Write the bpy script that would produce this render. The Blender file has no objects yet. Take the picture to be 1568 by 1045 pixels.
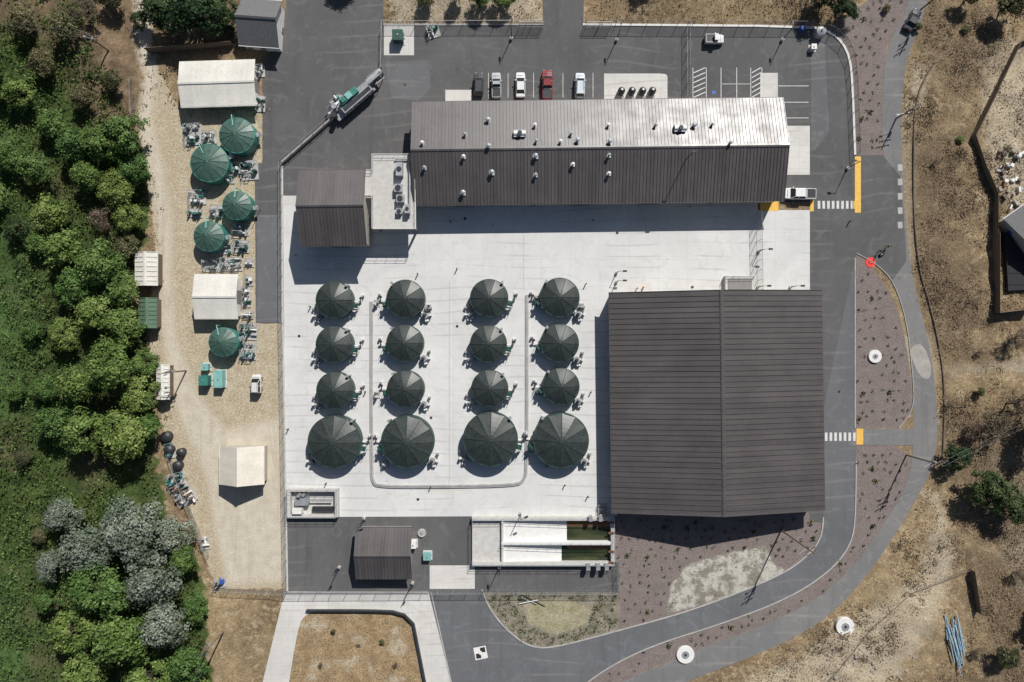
import bpy, math, random
import numpy as np
from mathutils import Vector, Matrix
R=random.Random(7); NR=np.random.RandomState(11)
HC=130.67
def U(x,y,h=0):
    k=1-h/HC
    return ((x-784)/8*k, -(y-522.5)/8*k)
sc=bpy.context.scene
col=sc.collection
# ------------------------------------------------------------ node helpers
class NT:
    def __init__(s,name):
        s.m=bpy.data.materials.new(name); s.m.use_nodes=True
        s.t=s.m.node_tree; s.b=s.t.nodes['Principled BSDF']
        s.tc=s.t.nodes.new('ShaderNodeTexCoord'); s.co=s.tc.outputs['Object']
    def n(s,ty,**kw):
        nd=s.t.nodes.new(ty)
        for k,v in kw.items():
            if k in nd.inputs.keys(): s.set(nd.inputs[k],v)
            else: setattr(nd,k,v)
        return nd
    def set(s,inp,v):
        if isinstance(v,bpy.types.NodeSocket): s.t.links.new(v,inp)
        else: inp.default_value=v
    def scale(s,v,co=None):
        nd=s.t.nodes.new('ShaderNodeMapping'); s.set(nd.inputs['Vector'],co or s.co)
        nd.inputs['Scale'].default_value=v; return nd.outputs[0]
    def noise(s,sc_,det=3,rough=.55,co=None,dist=0):
        nd=s.n('ShaderNodeTexNoise'); s.set(nd.inputs['Vector'],co or s.co)
        nd.inputs['Scale'].default_value=sc_; nd.inputs['Detail'].default_value=det
        nd.inputs['Roughness'].default_value=rough; nd.inputs['Distortion'].default_value=dist
        return nd.outputs['Fac']
    def mr(s,v,a,b,c=0,d=1):
        nd=s.n('ShaderNodeMapRange'); s.set(nd.inputs[0],v)
        for i,q in enumerate((a,b,c,d)): nd.inputs[i+1].default_value=q
        return nd.outputs[0]
    def math(s,op,a,b=0):
        nd=s.n('ShaderNodeMath',operation=op); s.set(nd.inputs[0],a); s.set(nd.inputs[1],b); return nd.outputs[0]
    def mix(s,f,a,b,bt='MIX'):
        nd=s.n('ShaderNodeMixRGB',blend_type=bt); s.set(nd.inputs[0],f)
        for i,q in ((1,a),(2,b)):
            if not isinstance(q,bpy.types.NodeSocket): q=(q[0],q[1],q[2],1)
            s.set(nd.inputs[i],q)
        return nd.outputs[0]
    def attr(s,nm):
        nd=s.n('ShaderNodeAttribute'); nd.attribute_name=nm; return nd.outputs['Fac']
    def bump(s,h,st=.3,d=.05):
        nd=s.n('ShaderNodeBump'); nd.inputs['Strength'].default_value=st; nd.inputs['Distance'].default_value=d
        s.set(nd.inputs['Height'],h); s.t.links.new(nd.outputs[0],s.b.inputs['Normal'])
    def out(s,c,rough=.8,metal=0,spec=.5):
        s.set(s.b.inputs['Base Color'],c if isinstance(c,bpy.types.NodeSocket) else (c[0],c[1],c[2],1))
        s.set(s.b.inputs['Roughness'],rough); s.b.inputs['Metallic'].default_value=metal
        s.b.inputs['Specular IOR Level'].default_value=spec
        return s.m
def simple(name,c,rough=.6,metal=0,amt=.25,ns=1.2,spec=.5):
    s=NT(name)
    a=s.mr(s.noise(ns,4,.65),.25,.75,1-amt,1+amt)
    b=s.mr(s.noise(ns*9,2,.6),.3,.7,1-amt*.4,1+amt*.4)
    f=s.math('MULTIPLY',a,b)
    cmb=s.n('ShaderNodeCombineColor'); 
    for i in range(3): s.set(cmb.inputs[i],f)
    return s.out(s.mix(1,c,cmb.outputs[0],'MULTIPLY'),rough,metal,spec)
def roofmat(name,c,rough=.5,spec=.5,amt=.22):
    s=NT(name)
    a=s.mr(s.noise(1,3,.7,co=s.scale((1.1,.04,.04))),.3,.7,1-amt,1+amt)
    b=s.mr(s.noise(.12,4,.6),.3,.7,.85,1.17)
    f=s.math('MULTIPLY',a,b); f=s.math('MULTIPLY',f,s.mr(s.noise(3,4,.7),.3,.75,.88,1.14))
    cmb=s.n('ShaderNodeCombineColor')
    for i in range(3): s.set(cmb.inputs[i],f)
    ro=s.mr(s.noise(.35,3,.6),.3,.7,rough-.05,rough+.07)
    return s.out(s.mix(1,c,cmb.outputs[0],'MULTIPLY'),ro,.0,spec)
M={}
M['white']=simple('white_paint',(.72,.71,.68),.5,amt=.1)
M['steel']=simple('galvanised_steel',(.42,.43,.44),.45,.5)
M['dark']=simple('dark_metal',(.03,.032,.035),.5)
M['black']=simple('black_rubber',(.02,.02,.02),.8)
M['teal']=simple('teal_paint',(.04,.19,.155),.5)
M['tealp']=simple('pale_teal',(.2,.42,.39),.5)
M['green']=simple('dark_green_paint',(.02,.07,.055),.5)
M['conc2']=simple('concrete_fixture',(.5,.49,.46),.85,amt=.15)
M['kerbc']=simple('kerb_concrete',(.4,.39,.37),.85,amt=.25,ns=.5)
M['patch']=simple('sandy_patch',(.34,.32,.285),.9,amt=.25,ns=.6)
M['glass']=simple('dark_glass',(.02,.025,.03),.08,amt=.05)
M['yellow']=simple('yellow_paint',(.75,.45,.08),.7,amt=.2,ns=2)
M['line']=simple('line_paint',(.6,.6,.58),.75,amt=.3,ns=3)
M['red']=simple('red_paint',(.3,.012,.02),.3,amt=.08)
M['blue']=simple('blue_paint',(.03,.1,.4),.4)
M['rust']=simple('rusty_steel',(.16,.08,.04),.8)
M['wood']=simple('weathered_wood',(.16,.12,.085),.85,ns=4)
M['pipeblue']=simple('pvc_pipe_blue',(.3,.42,.5),.5)
M['wall']=simple('cream_siding',(.42,.39,.34),.8,amt=.12)
M['walldk']=simple('grey_siding',(.22,.21,.2),.8,amt=.12)
M['tank']=simple('tank_shell_green',(.025,.05,.045),.5)
M['skin']=simple('skin',(.45,.27,.19),.6)
M['cloth1']=simple('navy_cloth',(.03,.04,.08),.9)
M['cloth2']=simple('grey_cloth',(.12,.12,.13),.9)
M['orange']=simple('hivis_cloth',(.6,.5,.05),.9)
M['hair']=simple('dark_hair',(.02,.013,.01),.7)
M['redmat']=simple('landing_pad_red',(.75,.05,.03),.7,amt=.1)
M['yardshade']=simple('painted_yard_shade',(.018,.018,.022),.8)  # near-black colour that paints in the shade beside the ranch house
M['rock']=simple('grey_rock',(.3,.27,.23),.9,amt=.3,ns=3)
M['roof']=roofmat('brown_metal_roof',(.082,.072,.07),.44,.9)
M['roof2']=roofmat('barn_metal_roof',(.078,.070,.069),.5,.5,.18)
M['roofw']=roofmat('white_metal_roof',(.66,.64,.58),.5,amt=.05)
M['roofc']=roofmat('cream_metal_roof',(.68,.63,.54),.6,amt=.04)
M['rooftan']=roofmat('green_metal_roof',(.10,.17,.11),.5,amt=.1)
def shingle():
    s=NT('shingle_roof')
    v=s.n('ShaderNodeTexBrick'); s.set(v.inputs['Vector'],s.co); v.inputs['Scale'].default_value=2.2
    v.inputs['Color1'].default_value=(.14,.145,.15,1); v.inputs['Color2'].default_value=(.2,.2,.205,1); v.inputs['Mortar'].default_value=(.07,.07,.07,1)
    return s.out(s.mix(s.mr(s.noise(3,5),.3,.7,0,.6),v.outputs[0],(.1,.1,.1)),.85)
M['shingle']=shingle()
def dome(name,a,b,rough=.42,dust=.35):
    s=NT(name)
    c=s.mix(s.mr(s.noise(.9,4,.65),.35,.7),a,b)
    c=s.mix(s.mr(s.noise(5,3,.7),.52,.8,0,dust),c,(.2,.23,.21))
    return s.out(c,rough)
M['cover']=dome('tank_cover',(.02,.028,.025),(.04,.05,.046),.45)
M['covteal']=dome('old_tank_cover',(.035,.085,.066),(.07,.135,.11),.45,.5)
def asphalt(name,c0,c1,crack=.25):
    s=NT(name)
    c=s.mix(s.mr(s.noise(.07,4,.6,dist=.5),.36,.64),c0,c1)
    c=s.mix(s.mr(s.noise(.3,3,.6,dist=1.8),.54,.68,0,.55),c,tuple(q*1.4 for q in c1))
    st=s.noise(1,3,.6,co=s.scale((.55,.045,1)),dist=.4)
    c=s.mix(s.mr(st,.52,.75,0,.45),c,tuple(q*.6 for q in c0))
    c=s.mix(s.mr(s.noise(.8,3,.5),.66,.74,0,.55),c,tuple(q*.45 for q in c0))
    w=s.n('ShaderNodeTexWave',wave_type='RINGS'); s.set(w.inputs['Vector'],s.scale((.07,.1,1))); w.inputs['Scale'].default_value=1.1; w.inputs['Distortion'].default_value=7; w.inputs['Detail'].default_value=1; w.inputs['Detail Scale'].default_value=.5
    tm=s.math('MULTIPLY',s.mr(w.outputs['Fac'],.9,1,0,.5),s.mr(s.noise(.06,2),.48,.6))
    c=s.mix(tm,c,(c1[0]*1.7,c1[1]*1.62,c1[2]*1.5))
    v=s.n('ShaderNodeTexVoronoi',feature='DISTANCE_TO_EDGE'); s.set(v.inputs['Vector'],s.mix(.06,s.co,s.n('ShaderNodeTexNoise',Vector=s.co,Scale=.6).outputs['Color'])); v.inputs['Scale'].default_value=.09
    c=s.mix(s.mr(v.outputs[0],0,.006,crack,0),c,tuple(q*.45 for q in c0))
    c=s.mix(s.mr(s.noise(10,2,.8),.3,.7,0,.5),c,tuple(q*1.3 for q in c1))
    return s.out(c,.88,spec=.25)
M['asph']=asphalt('asphalt_yard',(.080,.080,.081),(.113,.112,.112))
M['asph2']=asphalt('asphalt_road',(.105,.107,.113),(.135,.138,.144),.15)
M['asph3']=asphalt('asphalt_path',(.14,.14,.142),(.185,.182,.178),.3)
def concrete(name,c0,c1,bw=5.6,bh=5.2):
    s=NT(name)
    br=s.n('ShaderNodeTexBrick'); s.set(br.inputs['Vector'],s.co); br.offset=0
    br.inputs['Scale'].default_value=1; br.inputs['Brick Width'].default_value=bw; br.inputs['Row Height'].default_value=bh
    br.inputs['Mortar Size'].default_value=.035; br.inputs['Mortar Smooth'].default_value=.4; br.inputs['Bias'].default_value=0
    br.inputs['Color1'].default_value=(*c0,1); br.inputs['Color2'].default_value=(*c1,1)
    br.inputs['Mortar'].default_value=tuple(q*.82 for q in c0)+(1,)
    c=s.mix(s.mr(s.noise(.11,4,.6,dist=.8),.4,.68,0,.6),br.outputs[0],tuple(q*.84 for q in c0))
    c=s.mix(s.mr(s.noise(.45,4,.65,dist=1.5),.5,.72,0,.5),c,(c0[0]*.76,c0[1]*.745,c0[2]*.71))
    w=s.n('ShaderNodeTexWave',wave_type='RINGS'); s.set(w.inputs['Vector'],s.scale((.05,.11,1))); w.inputs['Scale'].default_value=1.3; w.inputs['Distortion'].default_value=6; w.inputs['Detail'].default_value=1; w.inputs['Detail Scale'].default_value=.4
    tm=s.math('MULTIPLY',s.mr(w.outputs['Fac'],.93,1,0,.45),s.mr(s.noise(.09,2),.45,.57))
    c=s.mix(tm,c,tuple(q*.55 for q in c0))
    c=s.mix(s.mr(s.noise(1.7,3,.5),.68,.75,0,.5),c,(.25,.23,.2))
    c=s.mix(s.mr(s.noise(7,3,.7),.35,.75,0,.22),c,tuple(q*.75 for q in c0))
    return s.out(c,.85,spec=.3)
M['conc']=concrete('concrete_pad_mat',(.63,.63,.615),(.66,.66,.645))
M['concw']=concrete('concrete_walk_mat',(.6,.585,.55),(.66,.645,.61),2.2,2.2)
def watermat():
    s=NT('murky_water')
    return s.out(s.mix(s.mr(s.noise(.5,4,co=s.scale((.25,1.2,1))),.4,.65),(.018,.028,.014),(.06,.065,.03)),.06)
M['water']=watermat()
def fencemat():
    s=NT('chain_link'); s.b.inputs['Alpha'].default_value=.22
    return s.out((.25,.26,.27),.6,.3)
M['link']=fencemat()
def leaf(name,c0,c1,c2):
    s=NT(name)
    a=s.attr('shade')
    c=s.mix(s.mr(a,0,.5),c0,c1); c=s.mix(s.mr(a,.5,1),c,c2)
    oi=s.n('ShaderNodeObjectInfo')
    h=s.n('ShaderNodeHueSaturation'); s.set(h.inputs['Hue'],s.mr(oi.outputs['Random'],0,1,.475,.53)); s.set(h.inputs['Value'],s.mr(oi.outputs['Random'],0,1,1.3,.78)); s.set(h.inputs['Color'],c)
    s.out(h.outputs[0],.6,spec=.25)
    tr=s.n('ShaderNodeBsdfTranslucent'); s.set(tr.inputs['Color'],h.outputs[0])
    mx=s.n('ShaderNodeMixShader'); mx.inputs[0].default_value=.2
    s.t.links.new(s.b.outputs[0],mx.inputs[1]); s.t.links.new(tr.outputs[0],mx.inputs[2])
    s.t.links.new(mx.outputs[0],s.t.nodes['Material Output'].inputs['Surface'])
    return s.m
M['lf_green']=leaf('leaf_green',(.035,.065,.016),(.105,.175,.04),(.2,.275,.085))
M['lf_silver']=leaf('leaf_silver',(.08,.105,.065),(.165,.2,.145),(.3,.33,.27))
M['lf_dark']=leaf('leaf_dark',(.015,.03,.012),(.035,.065,.022),(.075,.11,.04))
M['lf_olive']=leaf('leaf_olive',(.05,.055,.025),(.11,.115,.05),(.19,.175,.09))
M['lf_under']=leaf('leaf_under',(.035,.06,.016),(.085,.125,.035),(.18,.185,.075))
M['lf_mulch']=leaf('shrub_leaves',(.025,.035,.018),(.055,.07,.035),(.12,.10,.06))
M['lf_dry']=leaf('dry_blades',(.14,.105,.06),(.26,.195,.115),(.42,.34,.21))
M['lf_brown']=leaf('brown_twigs',(.08,.06,.042),(.15,.115,.078),(.24,.19,.135))
M['bark']=simple('bark',(.09,.07,.05),.9,ns=6)
# ------------------------------------------------------------ mesh builder
class MB:
    def __init__(s): s.v=[];s.f=[];s.m=[];s.mats=[]
    def mi(s,m):
        if m not in s.mats: s.mats.append(m)
        return s.mats.index(m)
    def add(s,vs,fs,m):
        o=len(s.v); s.v+= [tuple(q) for q in vs]; k=s.mi(m)
        for f in fs: s.f.append([o+i for i in f]); s.m.append(k)
    def hexa(s,b,t,m):
        n=len(b); s.add(list(b)+list(t),[list(range(n))[::-1],list(range(n,2*n))]+[[i,(i+1)%n,n+(i+1)%n,n+i] for i in range(n)],m)
    def box(s,cx,cy,z,sx,sy,sz,m,rot=0,tap=1):
        c,q=math.cos(rot),math.sin(rot)
        def P(k,zz): return [(cx+(a*c-b*q)*k,cy+(a*q+b*c)*k,zz) for a,b in ((-sx/2,-sy/2),(sx/2,-sy/2),(sx/2,sy/2),(-sx/2,sy/2))]
        s.hexa(P(1,z),P(tap,z+sz),m)
    def cyl(s,cx,cy,z,r,h,m,n=16,r2=None):
        r2=r if r2 is None else r2
        P=lambda rr,zz:[(cx+rr*math.cos(2*math.pi*i/n),cy+rr*math.sin(2*math.pi*i/n),zz) for i in range(n)]
        s.hexa(P(r,z),P(r2,z+h),m)
    def tube(s,a,b,r,m,n=6,r2=None):
        a=Vector(a);b=Vector(b);d=(b-a)
        if d.length<1e-5:return
        d.normalize(); u=d.orthogonal().normalized(); w=d.cross(u); r2=r if r2 is None else r2
        P=lambda p,rr:[p+u*rr*math.cos(2*math.pi*i/n)+w*rr*math.sin(2*math.pi*i/n) for i in range(n)]
        s.hexa(P(a,r),P(b,r2),m)
    def rev(s,cx,cy,prof,m,n=20):
        vs=[];k=len(prof)
        for r,z in prof: vs+=[(cx+r*math.cos(2*math.pi*i/n),cy+r*math.sin(2*math.pi*i/n),z) for i in range(n)]
        fs=[[j*n+i,j*n+(i+1)%n,(j+1)*n+(i+1)%n,(j+1)*n+i] for j in range(k-1) for i in range(n)]
        fs.append(list(range((k-1)*n,k*n)))
        s.add(vs,fs,m)
    def poly(s,pts,z,m):
        a=sum(pts[i][0]*pts[(i+1)%len(pts)][1]-pts[(i+1)%len(pts)][0]*pts[i][1] for i in range(len(pts)))
        if a<0: pts=pts[::-1]
        s.add([(p[0],p[1],z) for p in pts],[list(range(len(pts)))],m)
    def obj(s,name,parent=None,loc=(0,0,0),rot=0,smooth=False,bevel=0):
        me=bpy.data.meshes.new(name); me.from_pydata(s.v,[],s.f)
        for m in s.mats: me.materials.append(M[m])
        me.polygons.foreach_set('material_index',s.m)
        if smooth: me.polygons.foreach_set('use_smooth',[True]*len(s.f))
        me.update()
        o=bpy.data.objects.new(name,me); col.objects.link(o); o.location=loc; o.rotation_euler=(0,0,rot)
        if parent: o.parent=parent
        if bevel:
            b=o.modifiers.new('bevel','BEVEL'); b.width=bevel; b.segments=2; b.limit_method='ANGLE'
        return o
def empty(name,loc=(0,0,0),rot=0):
    o=bpy.data.objects.new(name,None); col.objects.link(o); o.location=loc; o.rotation_euler=(0,0,rot); return o
def inst(o,name,loc,rot=0,s=1):
    q=bpy.data.objects.new(name,o.data); col.objects.link(q); q.location=loc; q.rotation_euler=(0,0,rot)
    q.scale=(s,s,s) if not isinstance(s,tuple) else s
    return q
def chaikin(p,it=2,closed=False):
    for _ in range(it):
        q=[] if closed else [p[0]]
        n=len(p)
        for i in range(n if closed else n-1):
            a=p[i];b=p[(i+1)%n]
            q+=[(a[0]*.75+b[0]*.25,a[1]*.75+b[1]*.25),(a[0]*.25+b[0]*.75,a[1]*.25+b[1]*.75)]
        if not closed: q.append(p[-1])
        p=q
    return p
def W(pts,h=0): return [U(x,y,h) for x,y in pts]
def sheet(name,pts,z,m):
    b=MB(); b.poly(W(pts),z,m); return b.obj(name)
def ribbon(b,pts,w,z0,z1,m):
    n=len(pts);L=[];Rr=[]
    for i in range(n):
        a=Vector(pts[max(0,i-1)]);c=Vector(pts[min(n-1,i+1)]);d=(c-a)
        if d.length<1e-6: d=Vector((1,0))
        d.normalize();nn=Vector((-d.y,d.x))*w/2;p=Vector(pts[i]);L.append(p+nn);Rr.append(p-nn)
    for i in range(n-1):
        q=[Rr[i],Rr[i+1],L[i+1],L[i]]
        b.hexa([(v.x,v.y,z0) for v in q],[(v.x,v.y,z1) for v in q],m)
def kerb(name,px,w=.28,h=.13,m='kerbc',smooth=2,z0=-.03):
    b=MB(); ribbon(b,W(chaikin(px,smooth) if smooth else px),w,z0,h,m); return b.obj(name)
# ------------------------------------------------------------ layout polygons (plan, survey units /8 = m)
yard=[(445,-60),(587,-60),(587,38),(832,38),(829,-60),(896,-60),(893,38),(1248,41),(1272,50),(1290,66),(1301,90),(1305,130),(1310,238),(1352,238),(1378,270),(1384,330),(1388,400),(1366,430),(1340,405),(1311,388),(1310,800),(1240,800),(1240,310),(431,310),(432,495),(392,495),(390,250),(402,250),(402,92),(432,62)]
in_out=chaikin([(1310,395),(1310,600),(1311,790),(1302,838),(1265,880),(1200,920),(1100,957),(1000,988),(930,1022),(880,1060),(840,1100)],3)
in_in=chaikin([(1258,640),(1262,790),(1256,830),(1225,862),(1180,888),(1060,935),(950,965),(850,992),(812,992),(775,965),(748,930),(738,903)],3)
innerroad=in_out+[(690,1100),(655,903)]+in_in[::-1]
path_r=chaikin([(1440,-60),(1412,30),(1386,95),(1379,180),(1384,320),(1397,430),(1422,520),(1434,600),(1436,700),(1404,765),(1338,870),(1268,948),(1180,995),(1060,1040),(960,1090)],3)
path_l=chaikin([(1410,-60),(1385,25),(1358,70),(1350,140),(1352,238),(1360,330),(1345,402),(1368,430),(1388,490),(1397,570),(1399,640),(1396,735),(1345,815),(1312,862),(1262,910),(1200,945),(1100,985),(1000,1022),(890,1075)],3)
outpath=path_l+path_r[::-1]
conc=[(434,312),(1160,310),(1160,322),(1240,322),(1240,449),(945,449),(945,790),(437,792)]
lowyard=[(437,788),(728,788),(728,866),(948,862),(948,906),(437,906)]
basin=[(715,780),(950,780),(950,870),(715,870)]
connector=[(1305,657),(1402,657),(1402,682),(1305,682)]
walk_o=[(436,906),(656,906),(695,1062),(655,1062),(648,1045)]+chaikin([(640,1010),(632,958),(618,938),(560,934)],2)+chaikin([(560,934),(490,934),(466,942),(456,962),(440,1062)],2)+[(398,1062)]
mulch=[ [(1260,46),(1300,22),(1412,-60),(1385,25),(1358,70),(1350,140),(1352,240),(1310,240),(1304,90)],
        [(1308,388)]+chaikin([(1325,398),(1360,440),(1384,500),(1398,600),(1399,630),(1376,656)],2)+[(1308,656)],
        [(1308,682),(1370,682),(1396,700),(1396,735),(1345,815),(1312,862),(1262,910),(1200,945),(1100,985),(1000,1022),(890,1075),(840,1100),(930,1020),(1000,986),(1100,955),(1200,918),(1265,878),(1300,838),(1310,790)],
        [(935,785),(1260,785),(1256,830),(1225,862),(1180,888),(1060,935),(950,965),(945,905)] ]
pale_gr=[(1018,940),(1030,895),(1052,866),(1100,850),(1172,836),(1186,862),(1202,876),(1150,905),(1080,925)]
loop=[(736,905),(948,905),(950,964),(850,992),(812,992),(775,965)]
loopin=[(800,925),(860,915),(905,930),(900,955),(850,972),(810,955)]
field=[(470,936),(615,938),(634,955),(655,1100),(436,1100),(456,962)]
green=[(-900,-900),(150,-900),(165,0),(150,60),(190,150),(222,230),(230,350),(212,390),(205,470),(232,540),(240,620),(236,690),(250,740),(262,800),(300,860),(318,920),(325,1045),(340,1900),(-900,1900)]
brownTL=[(-50,-300),(215,-300),(225,60),(215,130),(205,190),(150,200),(110,130),(60,60),(-30,30)]
dirt=[(205,-300),(270,-300),(232,60),(245,110),(275,168),(402,168),(402,250),(392,260),(392,495),(434,495),(440,902),(345,902),(322,880),(296,800),(276,745),(258,700),(243,620),(230,560),(228,480),(238,400),(234,340),(222,250),(208,180),(236,130),(212,60)]
pale=[(198,-300),(222,-300),(230,60),(240,120),(232,180),(252,260),(263,340),(262,420),(270,520),(300,600),(345,660),(430,640),(436,890),(350,895),(330,820),(320,740),(300,690),(276,640),(258,560),(244,480),(246,400),(240,330),(226,250),(212,180),(222,120),(208,60)]
darkg=[ [(1392,200),(1500,190),(1470,330),(1490,480),(1520,560),(1445,560),(1415,470),(1392,350)],[(1410,0),(1520,0),(1540,80),(1480,160),(1410,90)],
        [(1480,830),(1620,850),(1620,1150),(1520,1100)],[(1440,620),(1600,620),(1600,850),(1480,830),(1450,740)],[(270,-300),(445,-300),(445,60),(400,90),(270,90),(240,50)],
        [(0,640),(110,700),(240,720),(270,800),(200,790),(60,760),(-40,900),(-80,640)] ]
palepatch=[ [(1500,60),(1700,80),(1700,300),(1540,320),(1505,240)],[(1395,740),(1440,760),(1400,880),(1330,930),(1230,1000),(1100,1060),(1060,1100),(1330,1100),(1420,960),(1460,860),(1440,780)],
            [(1450,562),(1568,555),(1650,555),(1650,570),(1568,566),(1460,572)],[(1402,100),(1425,110),(1392,200),(1400,400),(1388,400),(1384,200)],[(1500,690),(1600,690),(1600,780),(1540,760)],[(1530,800),(1600,800),(1600,910),(1545,905)],[(600,-10),(830,-10),(830,30),(600,34)],[(530,960),(620,975),(600,1010),(540,1000)],
            [(1376,522),(1424,516),(1436,562),(1424,600),(1402,580)]]
marsh=[(-900,150),(30,180),(20,400),(60,420),(20,640),(-50,700),(20,860),(60,900),(90,960),(70,1100),(60,1900),(-900,1900)]
# ------------------------------------------------------------ terrain
def sdist(P,poly):
    poly=np.array(poly,float); x=P[:,0];y=P[:,1]; inside=np.zeros(len(P),bool); d2=np.full(len(P),1e18)
    n=len(poly)
    for i in range(n):
        ax,ay=poly[i];bx,by=poly[(i+1)%n]
        ex,ey=bx-ax,by-ay; L=ex*ex+ey*ey+1e-12
        t=np.clip(((x-ax)*ex+(y-ay)*ey)/L,0,1)
        d2=np.minimum(d2,(x-ax-t*ex)**2+(y-ay-t*ey)**2)
        c=((ay>y)!=(by>y)); 
        with np.errstate(divide='ignore',invalid='ignore'):
            xi=ax+(y-ay)*ex/(ey if abs(ey)>1e-12 else 1e-12)
        inside^=(c&(x<xi))
    d=np.sqrt(d2); return np.where(inside,-d,d)
def axis(lim,step):
    a=list(np.arange(-lim,lim+.01,step)); e=[];v=lim;s=step*2
    while v<1500: v+=s; s*=1.7; e.append(v)
    return np.array([-k for k in e[::-1]]+a+e)
xs=axis(118,.6);ys=axis(84,.6)
X,Y=np.meshgrid(xs,ys); P=np.stack([X.ravel(),Y.ravel()],1); n=len(P)
def msk(polys,soft=1.6):
    r=np.zeros(n)
    for p in polys: r=np.maximum(r,np.clip(.5-sdist(P,W(p))/(2*soft),0,1))
    return r
built=np.full(n,1e9)
for p in [yard,innerroad,outpath,conc,lowyard,basin,connector,walk_o,dirt]+mulch+[loop,field]: built=np.minimum(built,sdist(P,W(p)))
def vnoise(P,s,seed):
    rs=np.random.RandomState(seed); g=rs.rand(64,64)
    p=P/s; i=np.floor(p).astype(int); f=p-i; f=f*f*(3-2*f)
    G=lambda a,b:g[(i[:,0]+a)%64,(i[:,1]+b)%64]
    return (G(0,0)*(1-f[:,0])+G(1,0)*f[:,0])*(1-f[:,1])+(G(0,1)*(1-f[:,0])+G(1,1)*f[:,0])*f[:,1]
Z=-.02+np.clip((built-.6)/5,0,1)*(vnoise(P,9,1)*1.1+vnoise(P,3,2)*.5+vnoise(P,1.3,3)*.25-.1)
Z=np.where(np.abs(P).max(1)>400,-.02,Z)
ZG=Z.reshape(X.shape)
def terrain_z(x,y):
    j=min(max(np.searchsorted(xs,x),1),len(xs)-1); i=min(max(np.searchsorted(ys,y),1),len(ys)-1)
    return float(ZG[i,j])
nx=len(xs);ny=len(ys)
me=bpy.data.meshes.new('ground')
me.vertices.add(n); me.vertices.foreach_set('co',np.stack([P[:,0],P[:,1],Z],1).ravel())
ii,jj=np.meshgrid(np.arange(nx-1),np.arange(ny-1)); a=(jj*nx+ii).ravel()
F=np.stack([a,a+1,a+nx+1,a+nx],1); nf=len(F)
me.loops.add(nf*4); me.loops.foreach_set('vertex_index',F.ravel().astype(np.int32))
me.polygons.add(nf); me.polygons.foreach_set('loop_start',np.arange(nf,dtype=np.int32)*4)
me.update(calc_edges=True)
masks={'m_green':msk([green],2.5),'m_brown':msk([brownTL],4),'m_dirt':msk([dirt],1.2),'m_pale':msk([pale],1.5),'m_mulch':msk(mulch,.5),
 'm_grav':msk([pale_gr],1),'m_loop':msk([loop],.5),'m_loopin':msk([loopin],1.2),'m_dark':msk(darkg,5),'m_patch':msk(palepatch,2.5),'m_marsh':msk([marsh],6),'m_field':msk([field],.5)}
for k,v in masks.items():
    at=me.attributes.new(k,'FLOAT','POINT'); at.data.foreach_set('value',v.astype(np.float32))
me.polygons.foreach_set('use_smooth',[True]*nf)
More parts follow.
